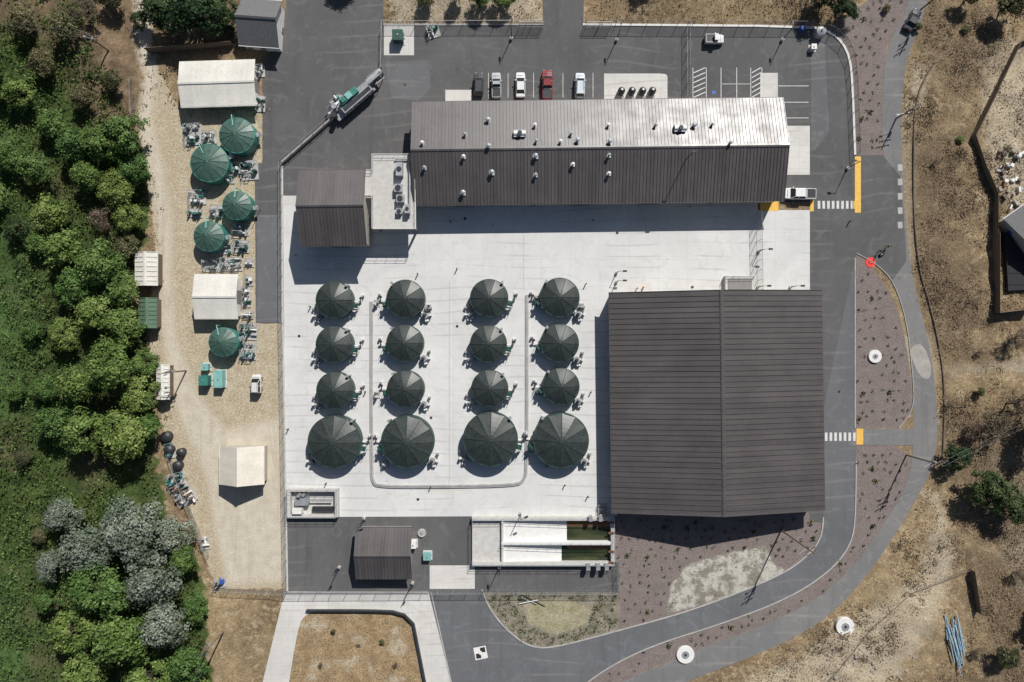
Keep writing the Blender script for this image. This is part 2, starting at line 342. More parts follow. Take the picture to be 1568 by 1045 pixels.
def groundmat():
    s=NT('ground_material')
    big=s.noise(.06,4,.65); mid=s.noise(.5,4,.65); fine=s.noise(3.0,4,.75); vf=s.noise(9,2,.8)
    def m(a,w=.55,nz=None,e=.06):
        f=s.math('ADD',s.attr(a),s.math('MULTIPLY',s.math('SUBTRACT',nz or mid,.5),w*2))
        return s.mr(f,.5-e,.5+e)
    c=s.mix(s.mr(mid,.38,.62),(.32,.24,.14),(.2,.145,.083))
    c=s.mix(s.mr(big,.44,.6,0,.8),c,(.155,.11,.066))
    c=s.mix(s.mr(s.noise(1.0,3,.7),.5,.66,0,.6),c,(.44,.35,.22))
    c=s.mix(s.mr(s.noise(.22,3,.6,dist=2.5),.55,.68,0,.6),c,(.46,.375,.25))
    c=s.mix(s.math('MULTIPLY',m('m_patch',.6,None,.2),.75),c,(.44,.38,.28))
    c=s.mix(s.math('MULTIPLY',m('m_dark',.6,None,.3),.75),c,s.mix(s.mr(fine,.4,.6),(.09,.068,.045),(.17,.125,.08)))
    g=s.mix(s.mr(mid,.35,.65),(.03,.05,.014),(.08,.11,.033)); 
    g=s.mix(s.math('MULTIPLY',m('m_marsh',.5,None,.25),.85),g,s.mix(s.mr(s.noise(.9,3,.7),.35,.65),(.035,.07,.018),(.08,.135,.045)))
    g=s.mix(s.mr(big,.5,.62,0,.55),g,(.12,.09,.055))
    c=s.mix(m('m_green'),c,g)
    c=s.mix(s.math('MULTIPLY',m('m_brown',.5,None,.25),.85),c,s.mix(s.mr(mid,.4,.6),(.21,.15,.095),(.11,.08,.05)))
    d=s.mix(s.mr(mid,.35,.65),(.48,.42,.31),(.40,.33,.225)); d=s.mix(s.mr(s.noise(1.4,4,.7),.56,.7,0,.6),d,(.22,.18,.125))
    c=s.mix(m('m_dirt',.4),c,d)
    pl=s.mix(s.mr(mid,.4,.65),(.56,.51,.415),(.49,.435,.34)); pl=s.mix(s.mr(s.noise(1,3,.6,co=s.scale((.5,.06,1)),dist=1),.5,.7,0,.5),pl,(.4,.345,.26))
    c=s.mix(m('m_pale',.6,None,.25),c,pl)
    mu=s.mix(s.mr(mid,.4,.65),(.2,.165,.153),(.16,.132,.122)); mu=s.mix(s.mr(vf,.48,.72,0,.65),mu,(.34,.29,.27))
    c=s.mix(m('m_mulch',.12,fine),c,mu)
    c=s.mix(m('m_grav',.5,None,.1),c,s.mix(s.mr(s.noise(.4,3,.7),.42,.58),(.47,.45,.395),(.22,.205,.165)))
    lo=s.mix(s.mr(mid,.35,.6),(.29,.26,.21),(.18,.165,.125))
    c=s.mix(m('m_loop',.1,fine),c,lo)
    c=s.mix(m('m_loopin',.5,None,.12),c,s.mix(s.mr(mid,.4,.6),(.27,.255,.15),(.37,.32,.23)))
    fi=s.mix(s.mr(mid,.35,.62),(.38,.28,.165),(.25,.175,.10)); fi=s.mix(s.mr(s.noise(.25,3),.55,.65,0,.8),fi,(.45,.385,.285))
    c=s.mix(m('m_field',.1,fine),c,fi)
    sp=s.mr(fine,.3,.72,.55,1.45); sp2=s.mr(vf,.3,.7,.75,1.25); f=s.math('MULTIPLY',sp,sp2)
    cmb=s.n('ShaderNodeCombineColor')
    for i in range(3): s.set(cmb.inputs[i],f)
    strength=s.math('SUBTRACT',1,s.math('MULTIPLY',s.attr('m_pale'),.72))
    strength=s.math('SUBTRACT',strength,s.math('MULTIPLY',s.attr('m_mulch'),.4))
    c=s.mix(s.math('MAXIMUM',strength,.1),c,s.mix(1,c,cmb.outputs[0],'MULTIPLY'))
    s.bump(s.math('ADD',fine,mid),.5,.12)
    return s.out(c,.95,spec=.15)
me.materials.append(groundmat())
g=bpy.data.objects.new('ground',me); col.objects.link(g)
# ------------------------------------------------------------ paved sheets
sheet('asphalt_path',outpath,.010,'asph3')
sheet('asphalt_yard',yard,.015,'asph')
b=MB(); b.poly(W(innerroad),.020,'asph2'); b.obj('asphalt_road')
sheet('service_yard_pavement',lowyard,.024,'asph')
sheet('path_connector',connector,.028,'asph3')
sheet('concrete_pad',conc,.032,'conc')
sheet('concrete_walkway',walk_o,.028,'concw')
for p in ([(588,38),(634,38),(634,85),(588,85)],[(682,138),(722,138),(722,162),(682,162)],[(925,113),(925,158),(1022,158)]+chaikin([(1022,125),(1022,114),(1010,113)],2),[(1164,112),(1191,112),(1191,152),(1164,152)],
          [(1202,193),(1240,193),(1240,268),(1202,268)],[(658,866),(727,866),(727,902),(658,902)],[(432,300),(470,300),(470,314),(432,314)]):
    sheet('concrete_slab',p,.036,'concw')
sheet('asphalt_patch',[(394,330),(430,330),(431,494),(394,494)],.019,'asph2')
sheet('dirt_patch',chaikin([(1392,532),(1412,524),(1427,560),(1424,582),(1410,578),(1400,560)],2,True),.014,'patch')
sheet('asphalt_patch',[(1242,60),(1262,60),(1270,200),(1248,230),(1242,230)],.019,'asph2')
sheet('asphalt_patch',[(590,95),(655,92),(660,135),(640,155),(600,150)],.019,'asph2')
kerb('kerb',[(587,38),(832,38)],smooth=0); kerb('kerb',[(893,38),(1248,41),(1272,50),(1290,66),(1301,90),(1305,130),(1309,238)],.4,.15,'white',smooth=1)
kerb('kerb',[(1309,395),(1309,600),(1309,656)],.2,smooth=0); kerb('kerb',[(p) for p in in_out if p[1]>684],.2,smooth=0)
kerb('kerb',[p for p in in_in if p[1]>790],.22,smooth=0)
kerb('kerb',[(1311,388),(1340,403),(1368,430),(1388,490),(1397,570),(1400,625),(1376,656)],.12)
kerb('kerb',[(432,250),(433,495),(440,905)],.42,.2,'conc2',smooth=0)
kerb('kerb',[(440,907),(656,907)],.3,.3,smooth=0); kerb('kerb',[(660,907),(695,1062)],.2,smooth=0)
kerb('kerb',[(634,955),(655,1062)],.3,.8,'dark',smooth=0); kerb('kerb',[(470,934),(560,934),(615,936),(634,955)],.3,.7,'dark',smooth=1)
b=MB()
for l in ([(569,462),(569,720),(571,738),(580,745),(680,745),(790,743),(803,735),(807,715),(807,452)],):
    ribbon(b,W(chaikin(l,2)),.6,.0,.3,'kerbc'); ribbon(b,W(chaikin(l,2)),.2,.2,.36,'steel')
b.obj('trench_curb')
b=MB(); ribbon(b,W([(688,430),(688,742)]),.1,.03,.042,'kerbc'); ribbon(b,W([(802,360),(802,445)]),.1,.03,.042,'kerbc'); b.obj('slab_joint')
sheet('concrete_patch',[(652,748),(722,748),(722,757),(652,757)],.037,'concw')
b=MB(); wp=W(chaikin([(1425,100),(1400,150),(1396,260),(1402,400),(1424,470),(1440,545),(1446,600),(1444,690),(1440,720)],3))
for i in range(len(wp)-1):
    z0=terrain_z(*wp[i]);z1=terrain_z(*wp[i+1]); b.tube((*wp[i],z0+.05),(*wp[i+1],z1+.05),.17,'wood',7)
b.obj('path_edge_tube')  # thin brown tube following the outer edge of the path
# ------------------------------------------------------------ markings
mk=MB()
def stripe(x0,y0,x1,y1,w,m='line',z=.041):
    a=Vector(U(x0,y0));c=Vector(U(x1,y1));d=(c-a).normalized();nn=Vector((-d.y,d.x))*w/2
    mk.poly([tuple(a-nn),tuple(c-nn),tuple(c+nn),tuple(a+nn)],z,m)
for x in (748,778,817,862,908): stripe(x,112,x,150,.1)
for x in (1104,1128): stripe(x,104,x,150,.13)
for i in range(6):
    stripe(1062,112+i*7.5,1080,104+i*7.5,.18); stripe(1151,112+i*7.5,1165,104+i*7.5,.18)
stripe(1061,104,1061,150,.12); stripe(1081.5,104,1081.5,150,.12); stripe(1149.5,104,1149.5,150,.12); stripe(1166.5,104,1166.5,150,.12); stripe(1105,129,1149,129,.1,z=.045)
for y in (132,157,181): stripe(1192,y,1238,y,.13)
stripe(1090,142,1096,142,.7,'blue',.046)
for i in range(8): stripe(1252+i*7.2,314,1256+i*7.2,314,1.5)
for i in range(7): stripe(1263+i*7.2,669,1267+i*7.2,669,1.6)
for i in range(5): stripe(1378,252+i*22,1378.5,262+i*22,.9,'kerbc')
stripe(1313.5,240,1313.5,326,1.15,'yellow'); stripe(1307,308,1307,320,.4,'yellow'); stripe(1316.5,657,1316.5,681,1.3,'yellow'); stripe(1243,305,1243,324,.7,'yellow')
stripe(1164,316,1192,316,1.9,'yellow'); stripe(1196,288,1196,306,.5,'yellow')
mk.obj('road_markings')
b=MB(); cx,cy=U(736,1000)
b.box(cx,cy,.03,2.4,2.4,.012,'white',.2)
for sx,sy in((.5,.5),(-.5,-.5)): b.box(cx+sx*math.cos(.2)-sy*math.sin(.2),cy+sx*math.sin(.2)+sy*math.cos(.2),.044,.95,.95,.008,'black',.2)
b.cyl(cx,cy,.054,.35,.01,'white'); b.obj('survey_target')
b=MB(); cx,cy=U(1333,402); b.poly([(cx+.95*math.cos(k*math.pi/8)*(1+.1*(k%2)),cy+.95*math.sin(k*math.pi/8)*(1+.1*(k%2))) for k in range(16)],.05,'redmat'); b.cyl(cx,cy,.055,.4,.01,'dark'); b.cyl(cx,cy,.067,.28,.01,'redmat'); b.obj('drone_landing_pad')
for x,y,r in ((1339,546,1.25),(1049,1002,1.7),(1291,957,1.75)):
    b=MB(); z=max(terrain_z(*U(x,y)),0)+.12; b.rev(*U(x,y),[(r,-.1),(r,z+.18),(r*.97,z+.22),(r*.42,z+.22)],'white',28); b.cyl(*U(x,y),z+.2,r*.42,.08,'steel',20); b.cyl(U(x,y)[0],U(x,y)[1],z+.28,r*.15,.05,'dark',10); b.obj('manhole_cover')
for x,y in ((458,515),(712,335),(945,357),(640,765),(1060,440),(840,605),(478,775),(660,640),(700,500),(620,130),(1230,480),(1285,600)):
    b=MB(); b.cyl(*U(x,y),.03,.28,.02,'rust',14); b.cyl(*U(x,y),.05,.22,.01,'dark',14); b.obj('drain_cover')
# ------------------------------------------------------------ buildings
def gable(name,c,L,Wd,eave,ridge,rot,roof='roof',wall='wall',pitchgap=.75,rib=True,over=.5,doors=()):
    e=empty(name,(c[0],c[1],0),rot)
    hl,hw=L/2,Wd/2
    wb=MB(); a,d=hl-over,hw-over; zr=eave+(ridge-eave)*(over/hw)
    t=.25
    for sgn in(-1,1):
        wb.box(0,sgn*(d-t/2),0,2*a-2*t,t,zr-.05,wall)
        x0=sgn*a;x1=sgn*(a-t)
        pr=[(-d,0),(d,0),(d,zr-.05),(0,ridge-.08),(-d,zr-.05)]
        if sgn<0:x0,x1=x1,x0
        wb.hexa([(x1,p,z) for p,z in pr],[(x0,p,z) for p,z in pr],wall)
    wb.obj('walls',e)
    rb=MB();th=.14
    for sgn in(-1,1):
        o=[(-hl,sgn*hw,eave),(hl,sgn*hw,eave),(hl,0,ridge),(-hl,0,ridge)]
        if sgn>0:o=o[::-1]
        rb.hexa(o,[(x,y,z+th) for x,y,z in o],roof)
        if rib:
            k=int(L/pitchgap)
            for i in range(k+1):
                x=-hl+.06+i*(L-.12)/k
                q=[(x-.05,sgn*hw,eave+th),(x+.05,sgn*hw,eave+th),(x+.05,sgn*.02,ridge+th),(x-.05,sgn*.02,ridge+th)]
                if sgn>0:q=q[::-1]
                rb.hexa([(x_,y_,z_-.02) for x_,y_,z_ in q],[(x_,y_,z_+.1) for x_,y_,z_ in q],roof)
    rb.obj('roof',e)
    tb=MB()
    for sgn in(-1,1): tb.box(0,sgn*(hw+.07),eave-.06,L,.13,.16,roof if roof!='shingle' else 'white')
    sl=(ridge-eave)/hw
    for s1 in(-1,1):
        q=[(-hl,s1*.32,ridge+th+.1-.32*sl),(hl,s1*.32,ridge+th+.1-.32*sl),(hl,0,ridge+th+.1),(-hl,0,ridge+th+.1)]
        if s1>0:q=q[::-1]
        tb.hexa(q,[(x,y,z+.03) for x,y,z in q],roof)
    tb.obj('ridge_cap_and_gutters',e)
    db=MB()
    for side,p,w,h in doors:
        if side in 'ns':
            s=1 if side=='n' else -1
            db.box(p,s*(d+.03),.05,w,.07,h,'steel'); db.box(p,s*(d+.075),.1,w*.9,.03,h*.93,'walldk')
        else:
            s=1 if side=='e' else -1
            db.box(s*(a+.03),p,.05,.07,w,h,'steel'); db.box(s*(a+.075),p,.1,.03,w*.9,h*.93,'walldk')
    if db.v: db.obj('doors_and_windows',e)
    return e
rt=math.radians(.7)
def fromroof(x0,x1,y0,y1,he):
    a=U(x0,y0,he);c=U(x1,y1,he); return ((a[0]+c[0])/2,(a[1]+c[1])/2),abs(c[0]-a[0]),abs(a[1]-c[1])
c1,L1,W1=fromroof(632,1200,153.5,311,4.6)
B1=gable('process_building',c1,L1,W1,4.6,7.2,rt,pitchgap=.62,doors=[('s',-25,4,3.6),('s',-12,1.1,2.2),('s',-3,4,3.6),('s',10,4,3.6),('s',22,1.1,2.2),('n',-20,1.1,2.2),('n',0,1.1,2.2),('n',18,1.1,2.2),('e',0,3,3)])
def roofz(lx,ly,hw,e,r): return e+(r-e)*(1-abs(ly)/hw)+.14
vents=[(747,182),(647,217),(712,204),(748,222),(819,190),(821,214),(820,237),(858,215),(874,203),(884,213),(877,250),(820,266),(753,262),(710,238),(650,255),(709,293),(931,190),(932,236),(933,215),(932,264),(1003,190),(1062,190),(1090,188),(1117,217)]
vb=MB()
Ri=Matrix.Rotation(-rt,2)
def b1loc(x,y):
    h=6
    for _ in range(4):
        w=Vector(U(x,y,h))-Vector(c1); l=Ri@w; h=roofz(l.x,l.y,W1/2,4.6,7.2)
    return l.x,l.y,h
for i,(x,y) in enumerate(vents):
    lx,ly,h=b1loc(x,y+3); r=.25+.08*(i%3==0)
    vb.box(lx,ly,h-.25,r*3,r*2.8,.35,'steel'); vb.cyl(lx,ly,h,r*.8,.75,'steel',12); vb.rev(lx,ly,[(r*1.25,h+.7),(r*1.35,h+.82),(r*.4,h+1.0)],'white' if i%3==1 else 'steel',12)
vb.obj('vents',B1)
hb=MB()
for x,y in((1040,198),(795,206)):
    lx,ly,h=b1loc(x,y); hb.box(lx,ly,h-.4,2.0,1.3,1.1,'steel'); hb.tube((lx-1,ly,h+.5),(lx+1.2,ly,h+.5),.5,'white',14); hb.cyl(lx+.1,ly,h+.9,.4,.3,'dark',14)
hb.obj('rooftop_hvac',B1)
mb=MB(); lx,ly,h=b1loc(1050,245); mb.tube((lx,ly,h-.3),(lx,ly,h+5.5),.09,'dark',8,.06); mb.box(lx,ly,h+5.5,.8,.35,.15,'dark'); mb.obj('mast',B1)
c2,L2,W2=fromroof(935,1260,446,784,4.4)
B2=gable('storage_barn',c2,W2,L2,4.4,8.0,rt+math.pi/2,roof='roof2',pitchgap=.95,doors=[('n',-10,5,3.8),('n',6,5,3.8),('s',0,5,3.8),('w',-8,5,3.8),('w',8,5,3.8)])
c3,L3,W3=fromroof(459,561,261,376,6.5)
gable('pump_building',c3,L3,W3,6.5,8.8,rt,pitchgap=.6,doors=[('s',0,3,3.2),('n',-2,1.1,2.2),('w',0,3,3)])
c4,L4,W4=fromroof(545,631,808,886,2.7)
gable('control_building',c4,L4,W4,2.7,4.3,0,pitchgap=.6,doors=[('s',0,1.1,2.1),('e',1,1.1,2.1)])
c5,L5,W5=fromroof(276,392,94,163,2.5)
gable('white_barn',c5,L5,W5,2.5,3.35,math.radians(1.8),roof='roofw',wall='white',rib=False,doors=[('s',-3,3,2.2),('s',3,3,2.2),('e',0,2.5,2.2)])
c6,L6,W6=fromroof(298,365,421,488,2.6)
gable('white_workshop',c6,L6,W6,2.6,3.5,0,roof='roofw',wall='white',rib=False,doors=[('e',0,2.5,2.2),('s',0,1,2)])
c7,L7,W7=fromroof(337,404,683,742,2.7)
gable('cream_shed',c7,W7,L7,2.7,4.8,math.pi/2,roof='roofc',wall='wall',rib=False,doors=[('w',0,3,2.4)],over=.3)
c8,L8,W8=fromroof(368,430,0,72,3)
gable('shingled_house',c8,L8,W8,3,5.6,math.radians(-4),roof='shingle',wall='white',rib=False,doors=[('s',0,1,2.1),('s',-2.5,1.2,1),('e',0,1.2,1)])
for (x0,x1,y0,y1,h,rf,nm) in((208,241,386,438,2.4,'roofw','metal_shed'),(214,240,456,503,2.2,'rooftan','green_roof_shed'),(241,259,558,612,2.2,'roofw','lean_to_shed')):
    cc,LL,WW=fromroof(x0,x1,y0,y1,h); gable(nm,cc,WW,LL,h,h+.5,math.pi/2,roof=rf,wall='wood',pitchgap=.8,over=.25,doors=[('n',0,1,1.9)])
cc,LL,WW=fromroof(1556,1650,300,400,3.2); gable('ranch_house',cc,LL,WW,3.2,5.0,math.radians(35),roof='shingle',wall='wall',rib=False,doors=[('w',0,2,2.1),('s',0,1.2,1.2)])
b=MB(); b.box(0,0,-1,4.4,11.5,1.6,'yardshade',.05,.95);  # dark slab and strips stand in for black shade; boxes are real items
for k in range(5): b.tube((-1.8,-4.4+k*2.2,.62),(1.8,-4.4+k*2.2,.66),.07,'yardshade')
b.box(-1.2,5.6,.4,1.2,.8,.7,'blue',.3); b.box(.6,5.2,.6,.8,.8,.5,'white',.6); b.obj('shade_slab_with_boxes',loc=(*U(1548,402),1.2))
cc=U(1520,-12); gable('garden_shed',(cc[0]+9,cc[1]+9),8,7,2.5,4,.3,roof='shingle',wall='wood',rib=False,doors=[('s',0,1,2)])
e=empty('equipment_deck',(0,0,0))
h=4.9; b=MB(); p=W([(571,238),(636,238),(637,351),(571,351)],h); b.hexa([(x,y,h-.3) for x,y in p[::-1]],[(x,y,h) for x,y in p[::-1]],'conc2')
p2=W([(554,262),(570.8,262),(570.8,300),(554,300)],h); b.hexa([(x,y,h-.3) for x,y in p2[::-1]],[(x,y,h) for x,y in p2[::-1]],'conc2')
b.obj('deck_slab',e)
b=MB()
for x,y in((575,243),(632,243),(575,347),(633,347),(575,295),(633,295)): px=U(x,y,h); b.box(px[0],px[1],0,.35,.35,h-.3,'walldk')
b.obj('columns',e); b=MB()
for x,y,sx,sy,sz in((613,262,1.2,2.4,1.5),(611,290,1.4,1.4,1.2),(614,306,1.4,1.4,1.2),(625,322,.9,1.6,1.4),(612,325,1,1,.9)):
    px=U(x,y,h); b.box(px[0],px[1],h,sx,sy,sz,'steel'); b.cyl(px[0],px[1],h+sz,min(sx,sy)*.38,.12,'dark',14)
b.tube((*U(628,250,h),h+.6),(*U(628,330,h),h+.6),.18,'steel',8); b.tube((*U(605,245,h),h+.4),(*U(625,245,h),h+.4),.15,'steel',8)
b.obj('air_handling_units',e); b=MB()
per=W([(571,238),(636,238),(637,351),(571,351),(571,300),(554,300),(554,262),(571,262)],h)
for i in range(len(per)):
    a=per[i];c=per[(i+1)%len(per)]
    for zz in(.55,1.05): b.tube((*a,h+zz),(*c,h+zz),.035,'white',5)
    L=math.dist(a,c);k=max(1,int(L/1.6))
    for j in range(k): b.tube((a[0]+(c[0]-a[0])*j/k,a[1]+(c[1]-a[1])*j/k,h),(a[0]+(c[0]-a[0])*j/k,a[1]+(c[1]-a[1])*j/k,h+1.05),.03,'white',5)
b.obj('railing',e); b=MB()
for i in range(20):
    k=i/19; px=U(563,302+48*k,h*(1-k)); b.box(px[0],px[1],h*(1-k)-.2,1.6,.32,.06,'steel')
for sx in(556,570): b.tube((*U(sx,302,h+1),h+.9),(*U(sx,350,0),.9),.04,'white'); b.tube((*U(sx,302,h),h-.15),(*U(sx,350,0),.03),.09,'steel')
b.obj('stairs',e)
# ------------------------------------------------------------ basin
e=empty('clarifier_basin')
b=MB()
def bx(x0,y0,x1,y1,z0,z1,m,bb=None):
    a=U(x0,y0);c=U(x1,y1); (bb or b).box((a[0]+c[0])/2,(a[1]+c[1])/2,z0,abs(c[0]-a[0]),abs(a[1]-c[1]),z1-z0,m)
H=1.3
bx(723,790,940,795,0,H,'conc2');bx(723,858,940,863,0,H,'conc2');bx(768,827,934,832,0,H,'white')
bx(723,795,768,858,0,.55,'conc2');bx(768,795,771,827,0,H,'conc2');bx(768,832,771,858,0,H,'conc2');bx(934,795,940,858,0,H,'conc2')
for y0,y1,xr in((795,827,868),(832,858,860)):
    A=U(771,y1);C=U(xr,y0)
    b.hexa([(A[0],A[1],0.03),(C[0],A[1],.03),(C[0],C[1],.03),(A[0],C[1],.03)],[(A[0],A[1],.8),(C[0],A[1],.15),(C[0],C[1],.15),(A[0],C[1],.8)],'white')
b.obj('basin_walls',e)
b=MB(); 
for y0,y1,xr in((795,827,868),(832,858,860)): bx(xr,y0,934,y1,.0,.2,'water')
b.obj('water',e)
b=MB()
for y0,y1 in((795.5,806),(832.5,840)): bx(868,y0,934,y1,.205,.26,'rust')
b.obj('scum_trough',e)
b=MB()
for x in(900,915,928):
    bx(x,786,x+5,794,H,H+1.1,'steel'); bx(x-4,859,x+2,868,H,H+.9,'steel')
for y in(796,812,840,857): bx(930,y,940,y+3,H,H+.15,'rust')
def rail(bb,pts,z,hh=1.05,m='steel',sp=1.8):
    for i in range(len(pts)-1):
        a=pts[i];c=pts[i+1]
        for zz in(.55,hh): bb.tube((*a,z+zz),(*c,z+zz),.035,m,5)
        L=math.dist(a,c);k=max(1,int(L/sp))
        for j in range(k+1): bb.tube((a[0]+(c[0]-a[0])*j/k,a[1]+(c[1]-a[1])*j/k,z),(a[0]+(c[0]-a[0])*j/k,a[1]+(c[1]-a[1])*j/k,z+hh),.03,m,5)
rail(b,W([(724,792),(938,792),(938,861),(724,861),(724,792)]),H); rail(b,W([(768,829),(934,829)]),H)
b.obj('railings_and_gates',e)
e=empty('headworks_sump'); b=MB()
for q in((443,747,520,751),(443,786,520,790),(443,751,448,786),(515,751,520,786)): bx(*q,0,1.3,'conc2')
bx(448,751,515,786,.04,.15,'conc2'); bx(455,760,475,772,.15,1.4,'steel'); bx(480,775,512,782,.15,.9,'dark'); bx(452,776,466,784,.15,1.8,'white')
b.cyl(*U(462,756),.1,.35,1.9,'steel'); b.cyl(*U(468,756),.1,.3,1.6,'steel'); b.tube((*U(455,765),1),(*U(510,765),1),.15,'steel')
rail(b,W([(444,748),(519,748),(519,789),(444,789),(444,748)]),1.3); b.obj('sump_walls_and_pumps',e)
# ------------------------------------------------------------ digester tanks
def tankmesh(r,hw,rise,cover,shell,nseg=12,rings=6,sg=.5):
    b=MB(); N=nseg*4
    b.rev(0,0,[(r,0),(r,hw),(r*1.02,hw),(r*1.02,hw+.12),(r*.99,hw+.14)],shell,N)
    vs=[];fs=[]
    for j in range(rings+1):
        t=j/rings; rr=r*(.995*(1-t)+.05*t)
        for i in range(N):
            ph=(i%4)/4; sag=math.sin(math.pi*ph)*.16*sg*(rr/r)*(1-.3*t)*r/4
            z=hw+.15+rise*(1-(1-t)**1.35)-sag
            vs.append((rr*math.cos(2*math.pi*i/N),rr*math.sin(2*math.pi*i/N),z))
    for j in range(rings):
        for i in range(N): fs.append([j*N+i,j*N+(i+1)%N,(j+1)*N+(i+1)%N,(j+1)*N+i])
    b.add(vs,fs,cover)
    for k in range(nseg):
        a=2*math.pi*k/nseg; pr=None
        for j in range(rings+1):
            t=j/rings; rr=r*(.995*(1-t)+.05*t); z=hw+.17+rise*(1-(1-t)**1.35)
            p=(rr*math.cos(a),rr*math.sin(a),z)
            if pr: b.tube(pr,p,.05,cover,5)
            pr=p
    b.cyl(0,0,hw+rise-.05,r*.06,.25,shell,10)
    return b
def attachments(b,r,hw,side):
    a=-.25
    x,y=side*(r+.45)*math.cos(a),(r+.45)*math.sin(a)
    b.box(x,y,hw*.75,1.1,.9,.12,'green',side*a); b.box(x,y-.1,hw*.75+.12,.5,.45,.8,'green',side*a)
    for dx,dy in((-.5,-.4),(.5,-.4),(.5,.4),(-.5,.4)): b.tube((x+dx,y+dy,0),(x+dx,y+dy,hw*.75+1),.04,'green',5)
    b.tube((side*r*.9,-r*.5,hw+.2),(side*(r+.5),-r*.5,.3),.14,'green',7)
    vx=side*(r+1.3); b.tube((side*r,-.2,.5),(vx,-.2,.5),.13,'white',8); b.tube((vx,-.2,.5),(vx,1.1,.5),.13,'white',8); b.tube((vx,1.1,.5),(vx,1.1,0),.13,'white',8); b.cyl(vx,.4,.5,.09,.6,'steel',8); b.cyl(vx,.4,1.1,.28,.05,'dark',12); b.box(vx+side*.35,.9,0,.35,.3,.9,'steel')
    b.rev(side*(r*.7),r*.82,[(.16,0),(.16,hw+.7),(.28,hw+.75),(.28,hw+.9)],'steel',10)
    an=math.radians(222); 
    px,py=side*(r+1.0)*math.cos(an),(r+1.0)*math.sin(an)
    b.cyl(px,py,.0,.75,.25,'conc2',16); b.cyl(px,py,.25,.55,.7,'dark',14); b.cyl(px,py,.95,.62,.12,'steel',14); b.rev(px,py,[(.3,1.07),(.32,1.55),(.18,1.8)],'dark',12)
    b.tube((px,py,.6),(px*.72,py*.72,.6),.17,'steel',8); b.tube((px,py,.6),(px-side*.2,py-1.1,.6),.14,'white',8); b.tube((px-side*.2,py-1.1,.6),(px-side*.2,py-1.1,0),.14,'white',8)
    b.tube((px,py,.8),(px-side*1.0,py+.1,.8),.11,'white',8); b.box(px-side*1.1,py+.1,0,.4,.4,1.2,'white'); b.tube((px-side*1.1,py+.1,.4),(px-side*1.1,py+1.3,.4),.1,'steel',8); b.box(px-side*1.1,py+1.4,0,.5,.35,.8,'steel'); b.cyl(px-side*.6,py-.9,0,.2,.8,'white',10)
small=[(512,460,28,1),(512,528,28,1),(513,598,28,1),(621,458,29,-1),(620,526,28,-1),(621,596,28,-1),(749,457,29,1),(748,527,28,1),(750,595,28,1),(857,456,30,-1),(857,526,29,-1),(859,592,28,-1)]
large=[(512,677,40,1),(624,677,40,-1),(751,673,41.5,1),(859,675,42,-1)]
proto={}
for lst,hw,rise,ns in((small,2.1,1.25,10),(large,2.4,1.6,12)):
    for x,y,r,sd in lst:
        rr=r/8*(1-hw/HC); key=(ns,sd); base=(3.5 if ns==10 else 5.0)
        loc=(*U(x,y,hw),0.03)
        if key not in proto:
            b=tankmesh(base,hw,rise,'cover','tank',ns); attachments(b,base,hw,sd)
            proto[key]=b.obj('digester_tank',loc=loc); proto[key].scale=(rr/base,)*2+(1,)
        else: inst(proto[key],'digester_tank',loc,R.uniform(-.04,.04),(rr/base,rr/base,1))
for x,y,r in((363,208,27),(321,250,29),(363,315,22),(320,362,23),(342,524,22)):
    hw=2.6; b=tankmesh(r/8*.98,hw,1.0,'covteal','teal',14,6,.35); rr=r/8
    b.box(rr+.4,-.5,hw*.7,1,.8,.1,'steel'); b.tube((rr+.7,-.5,0),(rr+.7,-.5,hw+1),.05,'steel'); b.tube((0,rr*.5,hw+.9),(0,rr+.6,hw+.2),.09,'tealp'); b.tube((0,rr+.6,hw+.2),(0,rr+.6,0),.09,'tealp')
    b.obj('green_storage_tank',loc=(*U(x,y,hw),0),rot=R.random()*.6)
# ------------------------------------------------------------ pump skids
def skid(name,x,y,sx,sy,seed,rot=0,tones=('teal','white','steel','green','steel')):
    r=random.Random(seed); b=MB()
    b.box(0,0,-.02,sx,sy,.17,'kerbc')
    k=max(3,int(sx*sy*1.4))
    for i in range(k):
        px=r.uniform(-sx/2+.3,sx/2-.3);py=r.uniform(-sy/2+.3,sy/2-.3);t=r.choice(tones);c=r.random()
        if c<.25: b.cyl(px,py,.15,r.uniform(.15,.32),r.uniform(.6,1.4),t,12); b.cyl(px,py,.9,.12,.8,'steel',8)
        elif c<.55:
            a=r.choice((0,math.pi/2)); L=r.uniform(.4,.7); b.tube((px-L*math.cos(a),py-L*math.sin(a),.5),(px+L*math.cos(a),py+L*math.sin(a),.5),r.uniform(.15,.24),t,10); b.box(px,py,.15,.5,.3,.2,'dark')
        elif c<.75: b.box(px,py,.15,r.uniform(.4,.8),r.uniform(.3,.6),r.uniform(.6,1.4),t,r.uniform(-.1,.1),.95)
        else:
            q=[(px,py,.2),(px,py,r.uniform(.9,1.5))]; q.append((r.uniform(-sx/2,sx/2),py,q[1][2])); q.append((q[2][0],q[2][1],.2))
            for u in range(3): b.tube(q[u],q[u+1],.07,t,7)
    rail(b,[(-sx/2+.1,-sy/2+.1),(-sx/2+.1,sy/2-.1),(sx/2-.1,sy/2-.1)],.15,.9,'steel',1.2)
    return b.obj(name,loc=(*U(x,y),0.02),rot=rot)
sk=[(297,207,3.4,4.0),(322,211,2.6,2.4),(336,232,2,1.6),(383,262,3.2,3.6),(365,258,1.8,2.2),(303,303,3.2,2.8),(334,325,2.6,2.4),(300,327,2.6,1.6),(370,352,3,2.2),(370,378,3,2.4),(344,382,2.8,2),(383,403,1.6,1.6),(355,405,4.0,2.6),(325,407,3.4,2.4),(382,430,1.6,2),(378,455,1.6,4),(381,482,2,1.6),(381,508,3.4,3.2),(381,538,3,3.4),(398,110,2,2.2),(400,160,1.6,3),(352,275,2,1.6)]
